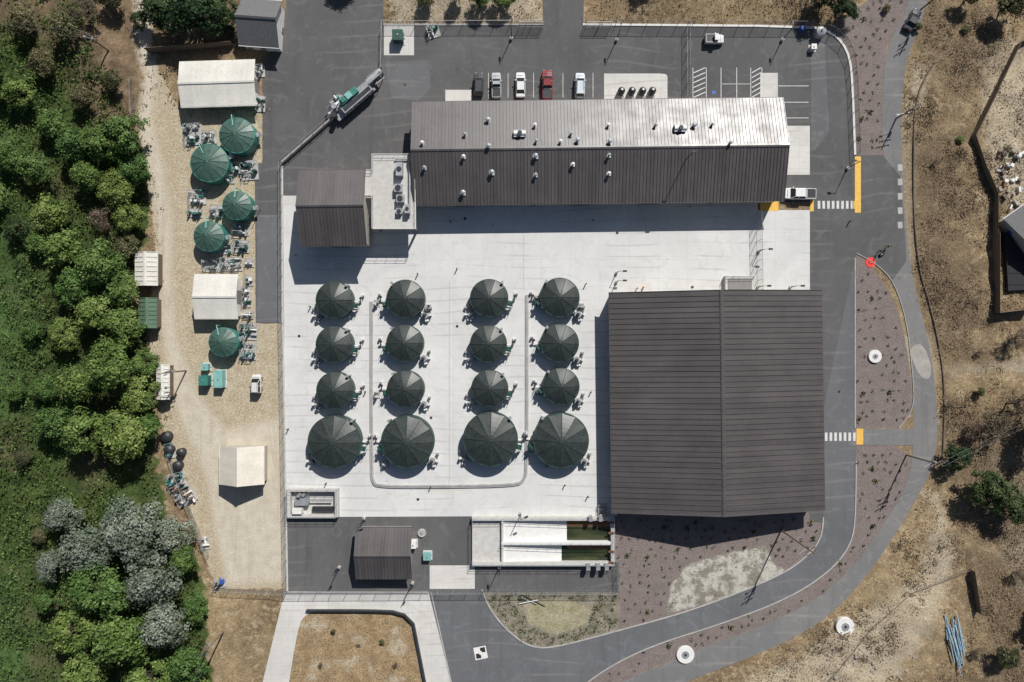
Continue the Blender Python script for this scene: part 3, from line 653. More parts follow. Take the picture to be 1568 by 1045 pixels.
for i,(x,y,a,c) in enumerate(sk): skid('pump_skid',x,y,a,c,i+50,R.uniform(-.08,.08))
for i,(x,y) in enumerate(((578,465),(656,472),(722,470),(822,458),(578,605),(822,600),(655,480),(890,470),(590,712),(838,712))): skid('metering_pump',x,y,1.1,1.3,i+200,0,('steel','dark','white'))
skid('backflow_preventer',664,50,2.4,2.2,301,.3,('steel','teal')); skid('blower_unit',922,780,1.8,2.2,305,0,('steel','white')); skid('debris_drum_rack',262,690,1.5,3,310,.2,('dark','teal','rust')); skid('scrap_pile',272,738,3.4,3.6,311,.3,('dark','rust','teal')); skid('scrap_pile',285,760,3.6,3.2,312,.5,('white','steel','rust')); skid('scrap_pile',315,832,1.5,2.4,313,.1,('white','steel')); skid('scrap_pile',338,893,2.2,1.8,314,.3,('dark','blue'))
for x,y,r in((262,688,.9),(280,692,.8),(258,668,1.0),(275,712,.9)):
    b=MB(); b.rev(0,0,[(r,0),(r,1.1),(r*.95,1.2),(r*.5,1.45),(r*.2,1.5)],'dark',18); b.cyl(0,0,1.5,r*.2,.1,'black'); b.obj('plastic_tank',loc=(*U(x,y),0))
def cabinet(name,x,y,sx,sy,sz,m,rot=0,top='steel'):
    b=MB(); b.box(0,0,-.02,sx+.5,sy+.5,.14,'conc2'); b.box(0,0,.12,sx,sy,sz,m); b.box(0,0,.12+sz,sx+.12,sy+.12,.08,m); b.box(-sx/4,-sy/2-.02,.3,sx*.42,.04,sz*.8,m); b.box(sx/4,-sy/2-.02,.3,sx*.42,.04,sz*.8,m)
    b.cyl(0,0,.2+sz,.15,.15,top,10); b.tube((sx/2,0,.3),(sx/2+.3,0,.05),.06,'steel')
    return b.obj(name,loc=(*U(x,y),.02),rot=rot,bevel=.02)
cabinet('electrical_cabinet',318,582,1.6,1.8,1.8,'teal'); cabinet('electrical_cabinet',340,580,1.5,3.2,1.6,'tealp'); cabinet('electrical_cabinet',318,562,1.2,1.2,1.2,'tealp')
cabinet('transformer',611,60,1.9,1.9,1.7,'green'); cabinet('transformer',655,850,1.3,1.3,1,'tealp'); cabinet('electrical_cabinet',634,832,1.0,1.2,1.2,'white'); cabinet('water_softener',1243,75,.9,.9,.9,'white')
b=MB(); b.rev(0,0,[(1.0,0),(1.0,1.5),(.9,1.7),(.3,1.95)],'steel',20); b.cyl(0,0,1.95,.25,.1,'dark',10); b.obj('water_tank',loc=(*U(1252,53),.02))
b=MB(); b.rev(0,0,[(.45,0),(.45,1.2),(.4,1.3)],'blue',16); b.obj('blue_drum',loc=(*U(1226,47),.02))
b=MB(); b.rev(0,0,[(.8,0),(.8,.35),(.72,.4)],'kerbc',24); b.cyl(0,0,.4,.3,.08,'steel',12); b.obj('access_hatch',loc=(*U(646,816),.02))
for x in(950,966,982,997):
    b=MB(); b.cyl(0,0,0,.75,.12,'conc2',18); b.rev(0,0,[(.55,.12),(.68,.4),(.68,1.5),(.5,1.8),(.2,1.9)],'dark',18); b.cyl(0,0,1.9,.2,.25,'white',10); b.tube((.5,0,.8),(.5,-.9,.8),.08,'white'); b.tube((.5,-.9,.8),(.5,-.9,0),.08,'white'); b.obj('pressure_vessel',loc=(*U(x,143),.03))
# ------------------------------------------------------------ vehicles
def paint(name,c): 
    if name not in M:
        s=NT(name); s.b.inputs['Coat Weight'].default_value=.6; s.b.inputs['Coat Roughness'].default_value=.08; M[name]=s.out(s.mix(s.mr(s.noise(2,3),.4,.7,0,.15),c,(.2,.18,.15)),.35)
    return name
def vehicle(name,x,y,ang,kind,c,cn,L=4.7,w=1.85):
    p=paint(cn,c); b=MB(); hw=w/2; hl=L/2
    belt,top={'sedan':(.95,1.42),'suv':(1.1,1.72),'van':(1.15,1.95),'pickup':(1.1,1.75)}[kind]
    st=[(-hl,.8,belt*.72),(-hl+.12,.93,belt*.9),(-hl+.9,1,belt*.98),(0,1,belt),(hl-1.2,1,belt*.93),(hl-.45,.95,belt*.86),(hl-.1,.85,belt*.72),(hl,.7,belt*.6)]
    vs=[]
    for xx,k,zt in st:
        q=hw*k; vs+=[(xx,-q*.94,.28),(xx,-q,.5),(xx,-q*.99,zt-.12),(xx,-q*.9,zt),(xx,0,zt+.03),(xx,q*.9,zt),(xx,q*.99,zt-.12),(xx,q,.5),(xx,q*.94,.28)]
    K=9; fs=[[j*K+i,(j+1)*K+i,(j+1)*K+i+1,j*K+i+1] for j in range(len(st)-1) for i in range(K-1)]
    fs+=[[j*K+8,(j+1)*K+8,(j+1)*K,j*K] for j in range(len(st)-1)]; fs+=[list(range(K)),[(len(st)-1)*K+i for i in range(K)][::-1]]
    b.add(vs,fs,p)
    x0,x1,rk,fk={'sedan':(-hl+.65,hl-1.15,.55,.85),'suv':(-hl+.2,hl-1.15,.3,.7),'van':(-hl+.1,hl-.8,.15,.7),'pickup':(-hl+2.1,hl-1.3,.2,.7)}[kind]
    q=hw*.88; qt=hw*.74
    B=[(x0,-q,belt-.03),(x1,-q,belt-.03),(x1,q,belt-.03),(x0,q,belt-.03)]; T=[(x0+rk,-qt,top),(x1-fk,-qt,top),(x1-fk,qt,top),(x0+rk,qt,top)]
    b.add(B+T,[[0,1,5,4],[1,2,6,5],[2,3,7,6],[3,0,4,7]],'glass')
    b.hexa([(a[0],a[1],a[2]) for a in T],[(a[0]*.98+ (x0+x1)/2*.02,a[1]*.93,top+.06) for a in T],p)
    for i in range(4): b.tube(B[i],T[i],.05,p,5)
    for s in(-1,1):
        xm=(x0+x1)/2; b.tube((xm,s*(q+.0),belt),(xm,s*(qt+.02),top),.05,p,5)
        b.box(x1-.45,s*(hw+.1),belt-.02,.18,.2,.15,p)
        b.box(hl-.12,s*hw*.6,belt*.6,.12,.35,.14,'white'); b.box(-hl+.02,s*hw*.68,belt*.68,.1,.25,.15,'red')
        for xx in(-hl+.85,hl-.85):
            b.tube((xx,s*(hw-.2),.34),(xx,s*(hw+.015),.34),.34,'black',18); b.tube((xx,s*(hw),.34),(xx,s*(hw+.03),.34),.19,'steel',12)
    b.box(hl-.02,0,.3,.12,w*.8,.2,'dark'); b.box(-hl+.02,0,.3,.12,w*.8,.2,'dark')
    b.box((x1+hl)/2-.1,0,belt*.93+.02,.04,w*.7,.02,'dark')
    if kind=='pickup':
        b.box(-hl+1.08,0,belt+.0,1.8,w*.78,.035,'dark')
        for s in(-1,1): b.box(-hl+1.08,s*hw*.87,belt-.02,1.95,.1,.14,p)
        b.box(-hl+.12,0,belt-.02,.08,w*.8,.14,p); b.box(-hl+1.9,0,belt+.035,.3,w*.72,.12,'steel')
        for k in range(5): b.box(-hl+1.08,-.6+k*.3,belt+.035,1.6,.05,.02,'black')
    if kind in('van','suv'):
        for s in(-1,1): b.box(-.3,s*qt*.8,top+.06,2.2,.05,.06,'dark')
    return b.obj(name,loc=(*U(x,y,.8),.04),rot=ang,bevel=.02)
up=math.pi/2
vehicle('parked_suv',733,129,up-.02,'suv',(.05,.055,.06),'paint_darkgrey',4.4,1.8)
vehicle('parked_pickup_truck',760,131,up+.02,'pickup',(.45,.47,.48),'paint_silver',4.9,1.85)
vehicle('parked_car',797,130,up,'sedan',(.75,.75,.74),'paint_white',4.8,1.85)
vehicle('parked_pickup_truck',838,130,up+.01,'pickup',(.22,.01,.015),'paint_red',5.6,2.0)
vehicle('parked_van',888,131,up-.02,'suv',(.6,.66,.72),'paint_paleblue',4.8,1.9)
vehicle('white_pickup_truck',1224,297,math.pi-.02,'pickup',(.78,.78,.77),'paint_white2',6.2,2.1)
vehicle('utility_cart',1094,60,0,'pickup',(.7,.7,.7),'paint_white3',3.6,1.7)
vehicle('parked_car',1398,30,math.radians(60),'sedan',(.03,.032,.04),'paint_black',4.4,1.8)
vehicle('work_trailer_truck',393,588,up,'van',(.68,.67,.64),'paint_offwhite',3.6,1.8)
e=empty('dewatering_trailer',(*U(543,157),.02),math.radians(41)); b=MB()
b.box(0,0,.9,9.2,2.5,.25,'steel'); 
for xx in(-3.2,-2.1,2.6):
    for s in(-1,1): b.tube((xx,s*.95,.5),(xx,s*1.25,.5),.5,'black',18)
b.obj('chassis',e)
b=MB(); b.box(.6,-.75,1.15,7.2,1.3,1.2,'steel',0,.96); 
for k in range(7): b.box(-2.6+k*1.05,-1.43,1.15,.08,.06,1.15,'dark')
b.box(.6,-.75,2.35,6.4,.8,.05,'dark'); b.obj('screening_trough',e)
b=MB(); b.box(-.2,.55,1.15,4.2,1.35,1.7,'teal',0,.95); b.box(-.2,.55,2.85,1.2,1.2,.2,'tealp'); b.box(-1.5,.55,2.85,.9,.9,.25,'teal'); b.obj('green_hopper',e,bevel=.03)
b=MB(); b.box(5.8,.3,2.2,3.4,1.0,.35,'steel'); b.tube((4.4,.3,1.4),(7.4,.3,2.7),.3,'white',12); b.tube((-3.4,.4,1.6),(-5.2,1.0,1.3),.25,'white',10); b.tube((-5.2,1.0,1.3),(-5.8,1.6,.2),.2,'steel',10); b.cyl(-4.6,-.2,1.15,.5,1.3,'dark',14); b.cyl(-3.6,.9,1.15,.45,1.6,'steel',14)
b.tube((6.8,-.4,0),(6.8,-.4,2.3),.08,'steel'); b.tube((6.8,.9,0),(6.8,.9,2.3),.08,'steel'); rail(b,[(4.2,-.3),(7.4,-.3)],2.5); rail(b,[(-4.8,1.9),(-3.2,1.9),(-3.2,1.0)],1.0,1); b.obj('conveyor_and_pumps',e)
skid('pipe_manifold',519,158,2.6,2.2,400,.7,('white','steel','tealp'))
skid('pipe_manifold',576,120,2.6,2.0,401,.7,('steel','steel','dark'))
# ------------------------------------------------------------ fences, posts
def fence(name,px,h=2.1,post='steel',panel='link',sp=3.):
    pts=W(px); b=MB()
    for i in range(len(pts)-1):
        a=pts[i];c=pts[i+1];L=math.dist(a,c);k=max(1,round(L/sp))
        if panel=='link':
            b.add([(*a,.1),(*c,.1),(*c,h-.03),(*a,h-.03)],[[0,1,2,3]],'link'); b.tube((*a,h),(*c,h),.035,post,5); b.tube((*a,.12),(*c,.12),.02,post,4)
        else:
            z=max(terrain_z(*a),terrain_z(*c)); ribbon(b,[a,c],.06,-.3,z+h-.1,panel)
            for zz in(.4,h-.4): ribbon(b,[a,c],.14,z+zz,z+zz+.1,panel)
        for j in range(k+1):
            p=(a[0]+(c[0]-a[0])*j/k,a[1]+(c[1]-a[1])*j/k); b.tube((*p,-.2),(*p,h+.06),.045,post,6)
    return b.obj(name)
fence('chain_link_fence',[(432,250),(433,495),(440,905)])
fence('chain_link_fence',[(432,250),(515,177),(586,110),(587,40),(830,39)]); fence('chain_link_fence',[(895,39),(1248,41),(1272,50),(1290,66),(1301,90),(1305,130),(1309,238)],2.2,'dark')
kerb('retaining_wall',[(433,250),(515,178),(586,111)],.3,.9,'kerbc',smooth=0)
fence('sliding_gate',[(795,42),(832,42)],2.2,'white'); fence('sliding_gate',[(897,42),(935,42)],2.2,'white')
fence('chain_link_fence',[(1052,40),(1053,150)],2.4); fence('chain_link_fence',[(330,900),(440,906),(740,904),(945,905),(944,860)],2.0)
fence('chain_link_fence',[(1158,325),(1160,445)],3.0,'steel',sp=2); fence('chain_link_fence',[(1108,424),(1120,424),(1152,424)],1.8,'white')
fence('wood_fence',[(230,82),(360,72)],1.8,'wood','wood'); fence('wood_fence',[(1552,72),(1518,142),(1483,212)],1.8,'wood','wood'); fence('wood_fence',[(1640,50),(1568,60),(1552,72)],1.8,'wood','wood'); fence('wood_fence',[(1483,212),(1500,262),(1516,300),(1516,360)],1.5,'wood','wood')
fence('wood_fence',[(1516,360),(1516,480),(1568,474)],1.8,'wood','wood'); fence('wire_fence',[(1478,838),(1482,870),(1390,906),(1330,960),(1250,1060)],1.2,'wood','link',sp=4)
fence('wood_fence',[(1482,870),(1492,935)],1.5,'wood','wood'); fence('chain_link_fence',[(205,125),(208,180)],1.8)
fence('chain_link_fence',[(262,700),(292,780),(320,850)],1.6)
b=MB(); bx(1108,424,1152,446,.03,1.1,'conc2'); bx(1112,428,1148,444,1.1,1.2,'walldk'); rail(b,W([(1109,425),(1151,425)]),1.1); b.obj('loading_dock')
def lamp(x,y,h=6.5,name='street_lamp',ang=0):
    b=MB(); b.cyl(0,0,-.1,.28,.7,'conc2',14); b.tube((0,0,.5),(0,0,h),.1,'dark',8,.06); 
    b.tube((0,0,h-.1),(.8,0,h+.05),.04,'dark',6); b.box(1.1,0,h,.75,.35,.12,'dark'); b.box(1.1,0,h-.02,.55,.25,.03,'white')
    b.obj(name,loc=(*U(x,y),.02),rot=ang)
for x,y,a in((783,60,1.5),(944,62,1.5),(1197,62,1.5),(1297,258,3),(520,868,1.),(765,868,1.5),(558,793,.5),(797,786,.5),(632,892,1)): lamp(x,y,5.0,ang=a)
for x,y in((1162,385),(1160,440),(944,418),(944,432),(1210,440)): lamp(x,y,3.0,'bollard_light')
for x,y in((690,340),(755,345),(908,338),(1055,318),(640,420),(700,412),(560,600),(660,745),(897,435),(975,442),(455,392),(442,657),(1300,340),(865,742),(476,470),(600,440),(730,640),(905,600),(500,740),(900,760)):
    b=MB(); b.cyl(0,0,0,.11,1.0,'yellow' if (x%2) else 'dark',10); b.cyl(0,0,1.0,.12,.06,'dark',10); b.obj('bollard',loc=(*U(x,y),.03))
def hydrant(x,y):
    b=MB(); b.rev(0,0,[(.2,0),(.2,.08),(.13,.1),(.13,.6),(.17,.62),(.15,.75),(.04,.82)],'yellow',12); b.tube((-.22,0,.45),(.22,0,.45),.07,'yellow'); b.tube((0,-.24,.4),(0,0,.4),.08,'yellow'); b.obj('fire_hydrant',loc=(*U(x,y),.03))
hydrant(985,440);hydrant(882,462)
def upole(x,y,h,ang,name='utility_pole'):
    b=MB(); z=terrain_z(*U(x,y)); b.tube((0,0,-.5),(0,0,h),.16,'wood',10,.1)
    for zz,L in((h-.5,1.3),(h-1.6,1.1)):
        b.box(0,.14,zz,2*L,.1,.12,'wood')
        for k in(-1,-.45,.45,1): b.cyl(k*L*.93,.14,zz+.12,.06,.22,'steel',8)
    b.tube((.3,0,h-3.2),(.3,0,h-2.3),.2,'steel',12); b.tube((0,0,h-3),(-1.4,0,h-2.8),.04,'steel'); b.box(-1.5,0,h-2.85,.5,.25,.12,'steel')
    return b.obj(name,loc=(*U(x,y),z),rot=ang)
for x,y,h,a in((1196,812,14.5,.55),(1388,697,11,.5),(1410,15,9,.6),(1372,182,6,.2),(172,82,8,-.3),(285,568,8,.4),(345,965,9,1.2)): upole(x,y,h,a)
def wire(p,q,hp,hq,n=3,off=.8):
    b=MB(); A=Vector(U(*p));B=Vector(U(*q)); d=(B-A).normalized(); nn=Vector((-d.y,d.x))
    for k in range(n):
        o=nn*off*(k-(n-1)/2); pr=None
        for i in range(13):
            t=i/12; P_=A.lerp(B,t)+o; z=hp+(hq-hp)*t-1.6*4*t*(1-t)*.5
            c=(P_.x,P_.y,z)
            if pr: b.tube(pr,c,.013,'steel',4)
            pr=c
    b.obj('power_line')
wire((1388,697),(1640,590),10.5,9,2); wire((172,82),(-60,40),7.5,7.5,2); wire((345,965),(250,1250),8,8,2)
b=MB()
for i in range(18):
    x=1448+R.uniform(-10,18);y0=935+R.uniform(0,40);L=R.uniform(30,65);a=U(x,y0);c=U(x+R.uniform(2,14),y0+L); z=1.2+R.uniform(0,.5); b.tube((*a,z),(*c,z),.12,'pipeblue',7)
b.obj('pipe_pile')
b=MB(); b.tube((*U(800,910),.2),(*U(835,928),.2),.09,'wood'); b.tube((*U(795,924),.3),(*U(825,918),.3),.08,'white'); b.tube((*U(798,915),.2),(*U(822,925),.2),.08,'steel'); b.obj('lumber_pile')
b=MB()
for i in range(34):
    x,y=U(R.uniform(1522,1560),R.uniform(235,320)); z=terrain_z(x,y); b.box(x,y,z,R.uniform(.3,1.2),R.uniform(.3,.8),R.uniform(.3,.9),R.choice(('kerbc','steel','rust','wood','white','rock')),R.random()*3,.85)
b.obj('junk_pile')
b=MB()
for i in range(40):
    x,y=U(R.uniform(1265,1400),R.uniform(985,1045)); z=terrain_z(x,y); r=R.uniform(.12,.42); b.rev(x,y,[(r*1.1,z-.1),(r,z+r*.4),(r*.5,z+r*.7)],'rock',6)
b.obj('rocks')
# ------------------------------------------------------------ people
def person(x,y,ang,top,pants,arm):
    e=empty('standing_person',(*U(x,y),.03),ang)
    def skin(nm,V,E,mat,lvl=1,root=0):
        m=bpy.data.meshes.new(nm); m.from_pydata([v[:3] for v in V],E,[]); o=bpy.data.objects.new(nm,m); col.objects.link(o); o.parent=e; m.materials.append(M[mat])
        sm=o.modifiers.new('s','SKIN')
        for i,v in enumerate(V): 
            try: m.skin_vertices[0].data[i].radius=(v[3],v[3] if len(v)<5 else v[4])
            except Exception: pass
        try: m.skin_vertices[0].data[root].use_root=True
        except Exception: pass
        sb=o.modifiers.new('d','SUBSURF'); sb.levels=sb.render_levels=lvl
    V=[(0,0,.95,.14,.12),(0,0,1.2,.14,.11),(0,0,1.42,.17,.11),(0,0,1.53,.06),(0,.2,1.43,.065),(.05,.28,1.15,.05),(arm,.22,1.05,.035),(0,-.2,1.43,.065),(.05,-.28,1.15,.05),(arm,-.2,1.05,.035)]
    skin('shirt',V,[(0,1),(1,2),(2,3),(2,4),(4,5),(5,6),(2,7),(7,8),(8,9)],top)
    V=[(0,0,.95,.14,.12),(0,.1,.88,.1),(.03,.12,.5,.07),(0,.13,.1,.05),(.14,.14,.05,.045),(0,-.1,.88,.1),(.06,-.12,.5,.07),(-.03,-.13,.1,.05),(.11,-.14,.05,.045)]
    skin('trousers',V,[(0,1),(1,2),(2,3),(3,4),(0,5),(5,6),(6,7),(7,8)],pants)
    b=MB()
    b.rev(.01,0,[(.045,1.5),(.05,1.56),(.07,1.6),(.085,1.66),(.088,1.72),(.075,1.79),(.03,1.82)],'skin',14); b.box(.1,0,1.66,.03,.025,.04,'skin'); b.box(.092,0,1.615,.01,.05,.01,'redmat')
    for s in(-1,1): b.box(.085,s*.035,1.69,.012,.02,.012,'black'); b.box(0,s*.092,1.65,.04,.015,.06,'skin')
    b.obj('head',e,smooth=True); b=MB(); b.rev(-.005,0,[(.095,1.71),(.098,1.76),(.08,1.82),(.03,1.85)],'hair',14); b.box(.12,0,1.735,.1,.14,.012,'hair'); b.obj('hair_and_cap',e)
    for s in(-1,1):
        b=MB(); hx=arm+.05; b.box(hx,s*.21,1.02,.09,.03,.075,'skin',0,.9)
        for k in range(4): b.tube((hx+.04,s*.2,1.03+k*.018),(hx+.09,s*(.2-.02),1.02+k*.018),.009,'skin',6); b.tube((hx+.09,s*.18,1.02+k*.018),(hx+.1,s*.15,1.01+k*.018),.008,'skin',6)
        b.tube((hx,s*.2,1.09),(hx+.05,s*.17,1.11),.011,'skin',6); b.obj('hand',e)
    b=MB(); b.box(arm+.12,0,1.03,.1,.26,.05,'dark'); b.obj('remote_controller',e)
person(1344,386,2.6,'cloth2','cloth1',.25); person(1357,378,-2.4,'orange','cloth1',.2)
b=MB(); b.box(0,0,0,.9,.5,.35,'dark',0,.95); b.box(0,0,.35,.86,.46,.05,'black'); b.tube((-.15,0,.4),(.15,0,.4),.03,'steel'); b.obj('equipment_case',loc=(*U(1349,390),.03),rot=.5)
# ------------------------------------------------------------ foliage
def quads_mesh(name,C,Nn,size,shade,mat,extra=None,asp=1.5):
    k=len(C); rnd=NR.normal(size=(k,3)); Nn=Nn/np.linalg.norm(Nn,axis=1,keepdims=True)
    u=np.cross(Nn,rnd); u/=np.linalg.norm(u,axis=1,keepdims=True)+1e-9; w=np.cross(Nn,u)
    s=size[:,None]; V=np.stack([C-u*s*asp*.5,C-w*s*.5+Nn*s*.12,C+u*s*asp*.5,C+w*s*.5+Nn*s*.12],1).reshape(-1,3)
    ex=extra; nv=len(V); ev=np.array(ex.v,float) if ex else np.zeros((0,3))
    me=bpy.data.meshes.new(name); me.vertices.add(nv+len(ev)); me.vertices.foreach_set('co',np.vstack([V,ev]).ravel())
    loops=list(np.arange(nv)); starts=list(range(0,nv,4)); mi=[0]*k
    if ex:
        for f in ex.f: starts.append(len(loops)); loops+= [i+nv for i in f]; mi.append(1)
    me.loops.add(len(loops)); me.loops.foreach_set('vertex_index',np.array(loops,np.int32))
    me.polygons.add(len(starts)); me.polygons.foreach_set('loop_start',np.array(starts,np.int32)); 
    me.update(calc_edges=True)
    me.materials.append(M[mat]); me.materials.append(M['bark'])
    me.polygons.foreach_set('material_index',np.array(mi,np.int32))
    at=me.attributes.new('shade','FLOAT','POINT'); at.data.foreach_set('value',np.concatenate([np.repeat(shade,4),np.zeros(len(ev))]).astype(np.float32))
    return me
def rdir(k): 
    v=NR.normal(size=(k,3)); return v/np.linalg.norm(v,axis=1,keepdims=True)
def tree_mesh(name,mat,seed,nclump=52,per=90,leaf=.066,flat=.95,sparse=False):
    rs=np.random.RandomState(seed); C=[];Nn=[];S=[];Z_=[]; ex=MB()
    lob=rs.uniform(.66,1.12,7)
    ex.tube((0,0,-.1),(0.02,0,.62),.06,'bark',8,.04)
    for i in range(nclump):
        th=rs.uniform(0,2*math.pi); rr=math.sqrt(rs.uniform(.0,1)); L=lob[int(th/(2*math.pi)*7)%7]
        r=rr*.88*L; zc=1.0+flat*.75*math.sqrt(max(0,1-rr*rr))*rs.uniform(.55,1.12)-.15*rr-.12*rs.rand()
        c=np.array([r*math.cos(th),r*math.sin(th),zc]); cr=rs.uniform(.1,.25)
        k=int(per*(cr/.17)**1.7); d=rdir(k); d[:,2]=np.where(d[:,2]<-.3,-d[:,2],d[:,2])
        rad=cr*np.clip(np.abs(rs.normal(.85,.33,k)),.1,1.9)[:,None]
        el=np.array([rs.uniform(.8,1.35),rs.uniform(.8,1.35),rs.uniform(.7,1)])
        C.append(c+d*rad*el); Nn.append(d*.8+np.array([c[0],c[1],(zc-1)*.8])*.5+rs.normal(size=(k,3))*.5+np.array([0,0,.3])); S.append(rs.uniform(.5,1.4,k)*leaf)
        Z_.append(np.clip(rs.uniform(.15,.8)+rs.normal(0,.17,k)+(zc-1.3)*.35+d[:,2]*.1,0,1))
        ex.tube((0.02,0,.45+.15*rs.rand()),tuple(c-np.array([0,0,.05])),.02,'bark',5,.008)
        if sparse:
            for _ in range(4): dd=rdir(1)[0]*cr*1.6; ex.tube(tuple(c),tuple(c+np.abs(dd)*[np.sign(dd[0]),np.sign(dd[1]),1]),.008,'bark',4,.003)
    return quads_mesh(name,np.vstack(C),np.vstack(Nn),np.concatenate(S),np.concatenate(Z_),mat,ex)
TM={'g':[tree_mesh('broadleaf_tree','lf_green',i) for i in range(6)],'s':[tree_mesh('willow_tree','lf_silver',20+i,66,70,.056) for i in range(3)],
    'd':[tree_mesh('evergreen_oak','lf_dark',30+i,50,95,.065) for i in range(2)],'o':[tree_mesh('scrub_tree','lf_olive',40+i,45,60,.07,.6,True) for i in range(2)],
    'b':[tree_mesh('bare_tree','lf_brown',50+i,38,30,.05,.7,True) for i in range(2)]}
nmz={'g':'broadleaf_tree','s':'willow_tree','d':'evergreen_oak','o':'scrub_tree','b':'bare_tree'}
cnt=[0]
def tree(x,y,r,k):
    m=TM[k][cnt[0]%len(TM[k])]; cnt[0]+=1; s=r/8*.97
    o=bpy.data.objects.new(nmz[k],m); col.objects.link(o)
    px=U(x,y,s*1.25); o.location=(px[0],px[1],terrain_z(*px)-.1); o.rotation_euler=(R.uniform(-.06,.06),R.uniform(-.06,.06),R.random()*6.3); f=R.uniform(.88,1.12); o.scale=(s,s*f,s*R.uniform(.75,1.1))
T=[(60,95,26,'o'),(95,40,30,'o'),(130,15,26,'b'),(35,30,28,'o'),(172,120,20,'o'),(25,140,30,'g'),(125,150,22,'o'),(75,190,28,'g'),(112,220,30,'g'),(150,220,32,'g'),(188,208,34,'g'),(205,258,28,'g'),(172,285,34,'g'),(132,268,30,'g'),
(75,330,30,'g'),(52,255,28,'g'),(28,350,22,'d'),(155,335,24,'b'),(195,335,26,'g'),(95,385,34,'g'),(150,405,38,'g'),(192,378,24,'o'),(60,375,24,'g'),(112,440,34,'g'),(178,440,34,'g'),(140,482,36,'g'),(185,500,36,'g'),(95,512,28,'g'),(45,505,20,'g'),
(215,558,26,'g'),(165,560,40,'g'),(118,590,34,'g'),(65,595,24,'g'),(205,610,34,'g'),(80,648,28,'g'),(130,660,38,'g'),(182,668,44,'g'),(226,655,24,'g'),(25,600,18,'g'),(15,240,22,'g'),
(88,790,34,'s'),(125,840,44,'s'),(200,820,50,'s'),(255,820,36,'s'),(78,868,30,'s'),(150,905,46,'g'),(232,890,48,'s'),(280,860,26,'g'),(112,965,40,'g'),(190,975,50,'g'),(258,960,44,'s'),(298,930,24,'g'),(125,1030,38,'g'),(220,1045,44,'g'),(290,1020,34,'g'),(60,820,16,'o'),(35,700,16,'o'),(310,1070,30,'g'),(75,920,20,'g'),
(245,15,36,'d'),(290,5,44,'d'),(335,18,28,'d'),(165,-10,24,'o'),(350,45,12,'d'),(215,30,16,'d'),(735,-4,18,'g'),(770,-8,20,'g'),(700,-12,16,'g'),(650,-6,18,'o'),(1520,748,34,'d'),(1470,702,20,'d'),(1556,775,30,'d'),(1530,655,34,'b'),(1560,620,26,'b'),(1495,660,20,'b'),(1550,5,26,'o'),(1490,-10,20,'o'),(1560,520,20,'b'),(1270,-8,26,'d'),(1300,10,20,'d'),
(1480,45,9,'o'),(1468,215,7,'g'),(1545,1005,24,'o'),(1560,880,14,'b'),(1495,1000,12,'b'),(-30,100,40,'g'),(-40,300,40,'g'),(-50,760,40,'g'),(1620,650,40,'d'),(1640,950,40,'d'),(520,-60,30,'g'),(1000,-60,30,'g'),
(510,968,5,'o'),(585,985,5.5,'o'),(490,1020,5,'b'),(605,1020,5.5,'b'),(548,990,4,'b'),(1360,10,8,'o'),(1408,40,8,'o'),(1540,230,9,'b'),(1455,620,8,'b'),(1500,540,8,'b'),(1430,250,6,'b'),(1500,600,9,'o')]
for t in T: tree(*t)
def sample(poly,k,margin=0):
    Wp=np.array(W(poly)); lo=Wp.min(0);hi=Wp.max(0); lo=np.maximum(lo,[-108,-74]);hi=np.minimum(hi,[108,74]); p=NR.uniform(lo,hi,size=(k,2)); return p[sdist(p,Wp)<-margin]
def tz(p):
    return ZG[np.clip(np.searchsorted(ys,p[:,1]),1,ny-1),np.clip(np.searchsorted(xs,p[:,0]),1,nx-1)]
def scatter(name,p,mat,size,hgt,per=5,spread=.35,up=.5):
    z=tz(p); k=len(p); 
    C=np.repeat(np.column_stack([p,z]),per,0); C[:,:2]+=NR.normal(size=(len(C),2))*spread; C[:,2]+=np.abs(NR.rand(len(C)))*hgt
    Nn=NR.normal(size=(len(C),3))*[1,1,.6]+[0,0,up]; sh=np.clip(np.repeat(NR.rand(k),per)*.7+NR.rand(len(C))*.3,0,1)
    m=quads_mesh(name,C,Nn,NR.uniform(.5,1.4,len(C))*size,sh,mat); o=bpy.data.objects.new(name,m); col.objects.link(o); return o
ug=sample(green,9000,.8); v=vnoise(ug,6,9); scatter('undergrowth',ug[v>.35],'lf_under',.28,.9,7,.4,.8)
ug=sample(green,2400,1.5); scatter('reeds_and_bushes',ug[ug[:,0]<-74],'lf_green',.28,1.4,14,.6,.7)
rg=np.column_stack([NR.uniform(40,108,14000),NR.uniform(-72,72,14000)]); bd=np.full(len(rg),1e9)
for p in [yard,innerroad,outpath,conc,lowyard,connector]+mulch: bd=np.minimum(bd,sdist(rg,W(p)))
v=vnoise(rg,7,21)*.6+vnoise(rg,2.5,22)*.4
scatter('dry_grass',rg[(bd>.7)&(v>.38)],'lf_dry',.17,.2,6,.45,1.2); s2=rg[(bd>1)&(v>.55)][:2600]; scatter('dry_brush',s2,'lf_brown',.17,.3,11,.45,1.0)
rg=np.column_stack([NR.uniform(-25,62,900),NR.uniform(61,72,900)]); bd=sdist(rg,W(yard)); scatter('weeds',rg[bd>.5],'lf_dry',.18,.3,6,.35)
scatter('field_grass',sample(field,600,.5),'lf_dry',.14,.15,5,.3,1)
ed=[]; pw=W(dirt)
for i in range(len(pw)):
    a=np.array(pw[i]);c=np.array(pw[(i+1)%len(pw)]); L=np.linalg.norm(c-a)
    if a[0]<-62 and c[0]<-45:
        for _ in range(int(L*1.6)): ed.append(a+(c-a)*NR.rand()+NR.normal(size=2)*.8)
scatter('roadside_weeds',np.array(ed),'lf_dry',.2,.4,7,.35)
sp=[]
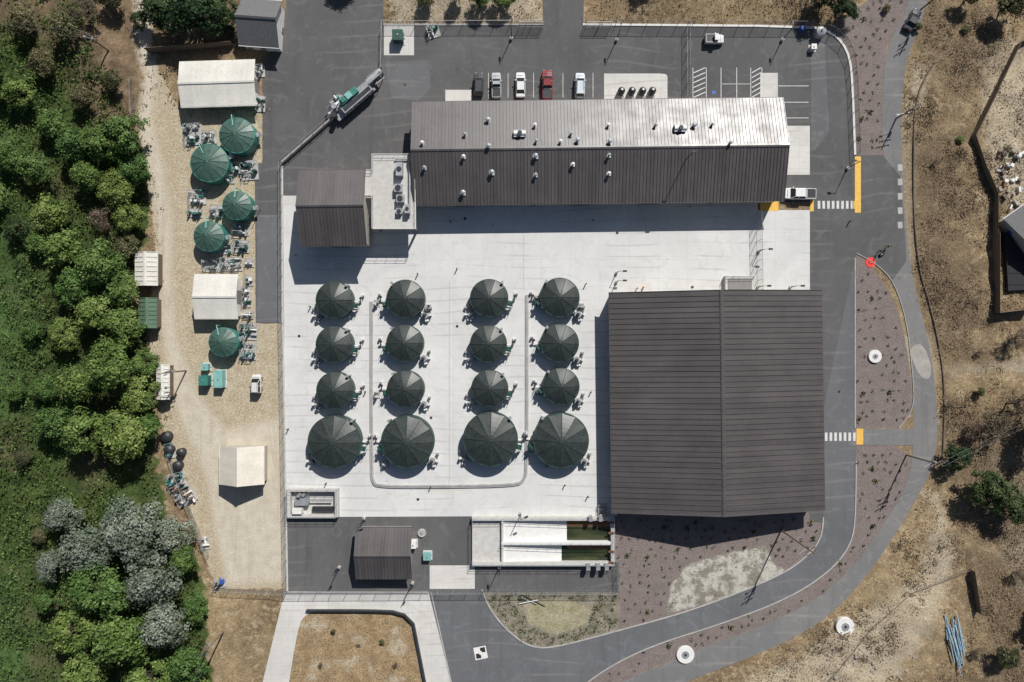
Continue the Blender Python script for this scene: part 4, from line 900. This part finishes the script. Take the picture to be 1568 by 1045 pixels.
for pl in mulch:
    Wp=np.array(W(pl)); lo=np.maximum(Wp.min(0),[-108,-74]);hi=np.minimum(Wp.max(0),[108,74])
    gx=np.arange(lo[0],hi[0],1.75);gy=np.arange(lo[1],hi[1],1.75); G=np.array([(a+(.87 if k%2 else 0),b_) for k,b_ in enumerate(gy) for a in gx])
    G=G+NR.normal(size=G.shape)*.28; d=sdist(G,Wp); G=G[(d<-.55)]; G=G[NR.rand(len(G))>.2]; G=G[sdist(G,W(pale_gr))>.3]; sp.append(G)
sp=np.vstack(sp); scatter('planted_shrubs',sp,'lf_mulch',.17,.3,12,.15); big=sp[NR.rand(len(sp))<.1]; scatter('planted_shrubs',big,'lf_under',.22,.6,30,.27)
lg=sample(loop,420,.5); lg=lg[sdist(lg,W(loopin))>.3]; scatter('ground_cover',lg,'lf_under',.18,.3,9,.22)
scatter('weeds',sample(pale_gr,60,.3),'lf_dry',.16,.25,8,.3)
# ------------------------------------------------------------ light, world, camera
sd=Vector((.47,1.0,1.02)).normalized()
el=math.asin(sd.z); az=math.atan2(sd.x,sd.y)
w=bpy.data.worlds.new('World'); sc.world=w; w.use_nodes=True; nt=w.node_tree
sky=nt.nodes.new('ShaderNodeTexSky'); sky.sky_type='NISHITA'; sky.sun_disc=False; sky.sun_elevation=el; sky.sun_rotation=az
nt.links.new(sky.outputs[0],nt.nodes['Background'].inputs[0]); nt.nodes['Background'].inputs[1].default_value=.052
l=bpy.data.lights.new('sun','SUN'); l.energy=5.0; l.angle=math.radians(.5); l.color=(1,.965,.92)
o=bpy.data.objects.new('sun',l); col.objects.link(o); o.rotation_euler=sd.to_track_quat('Z','Y').to_euler(); o.location=(40,80,90)
cam=bpy.data.cameras.new('camera'); cam.lens=24; cam.sensor_width=36; cam.clip_end=5000; cam.clip_start=1
co=bpy.data.objects.new('camera',cam); col.objects.link(co); co.location=(0,0,HC); sc.camera=co
sc.view_settings.view_transform='Standard'; sc.view_settings.look='None'; sc.view_settings.exposure=0
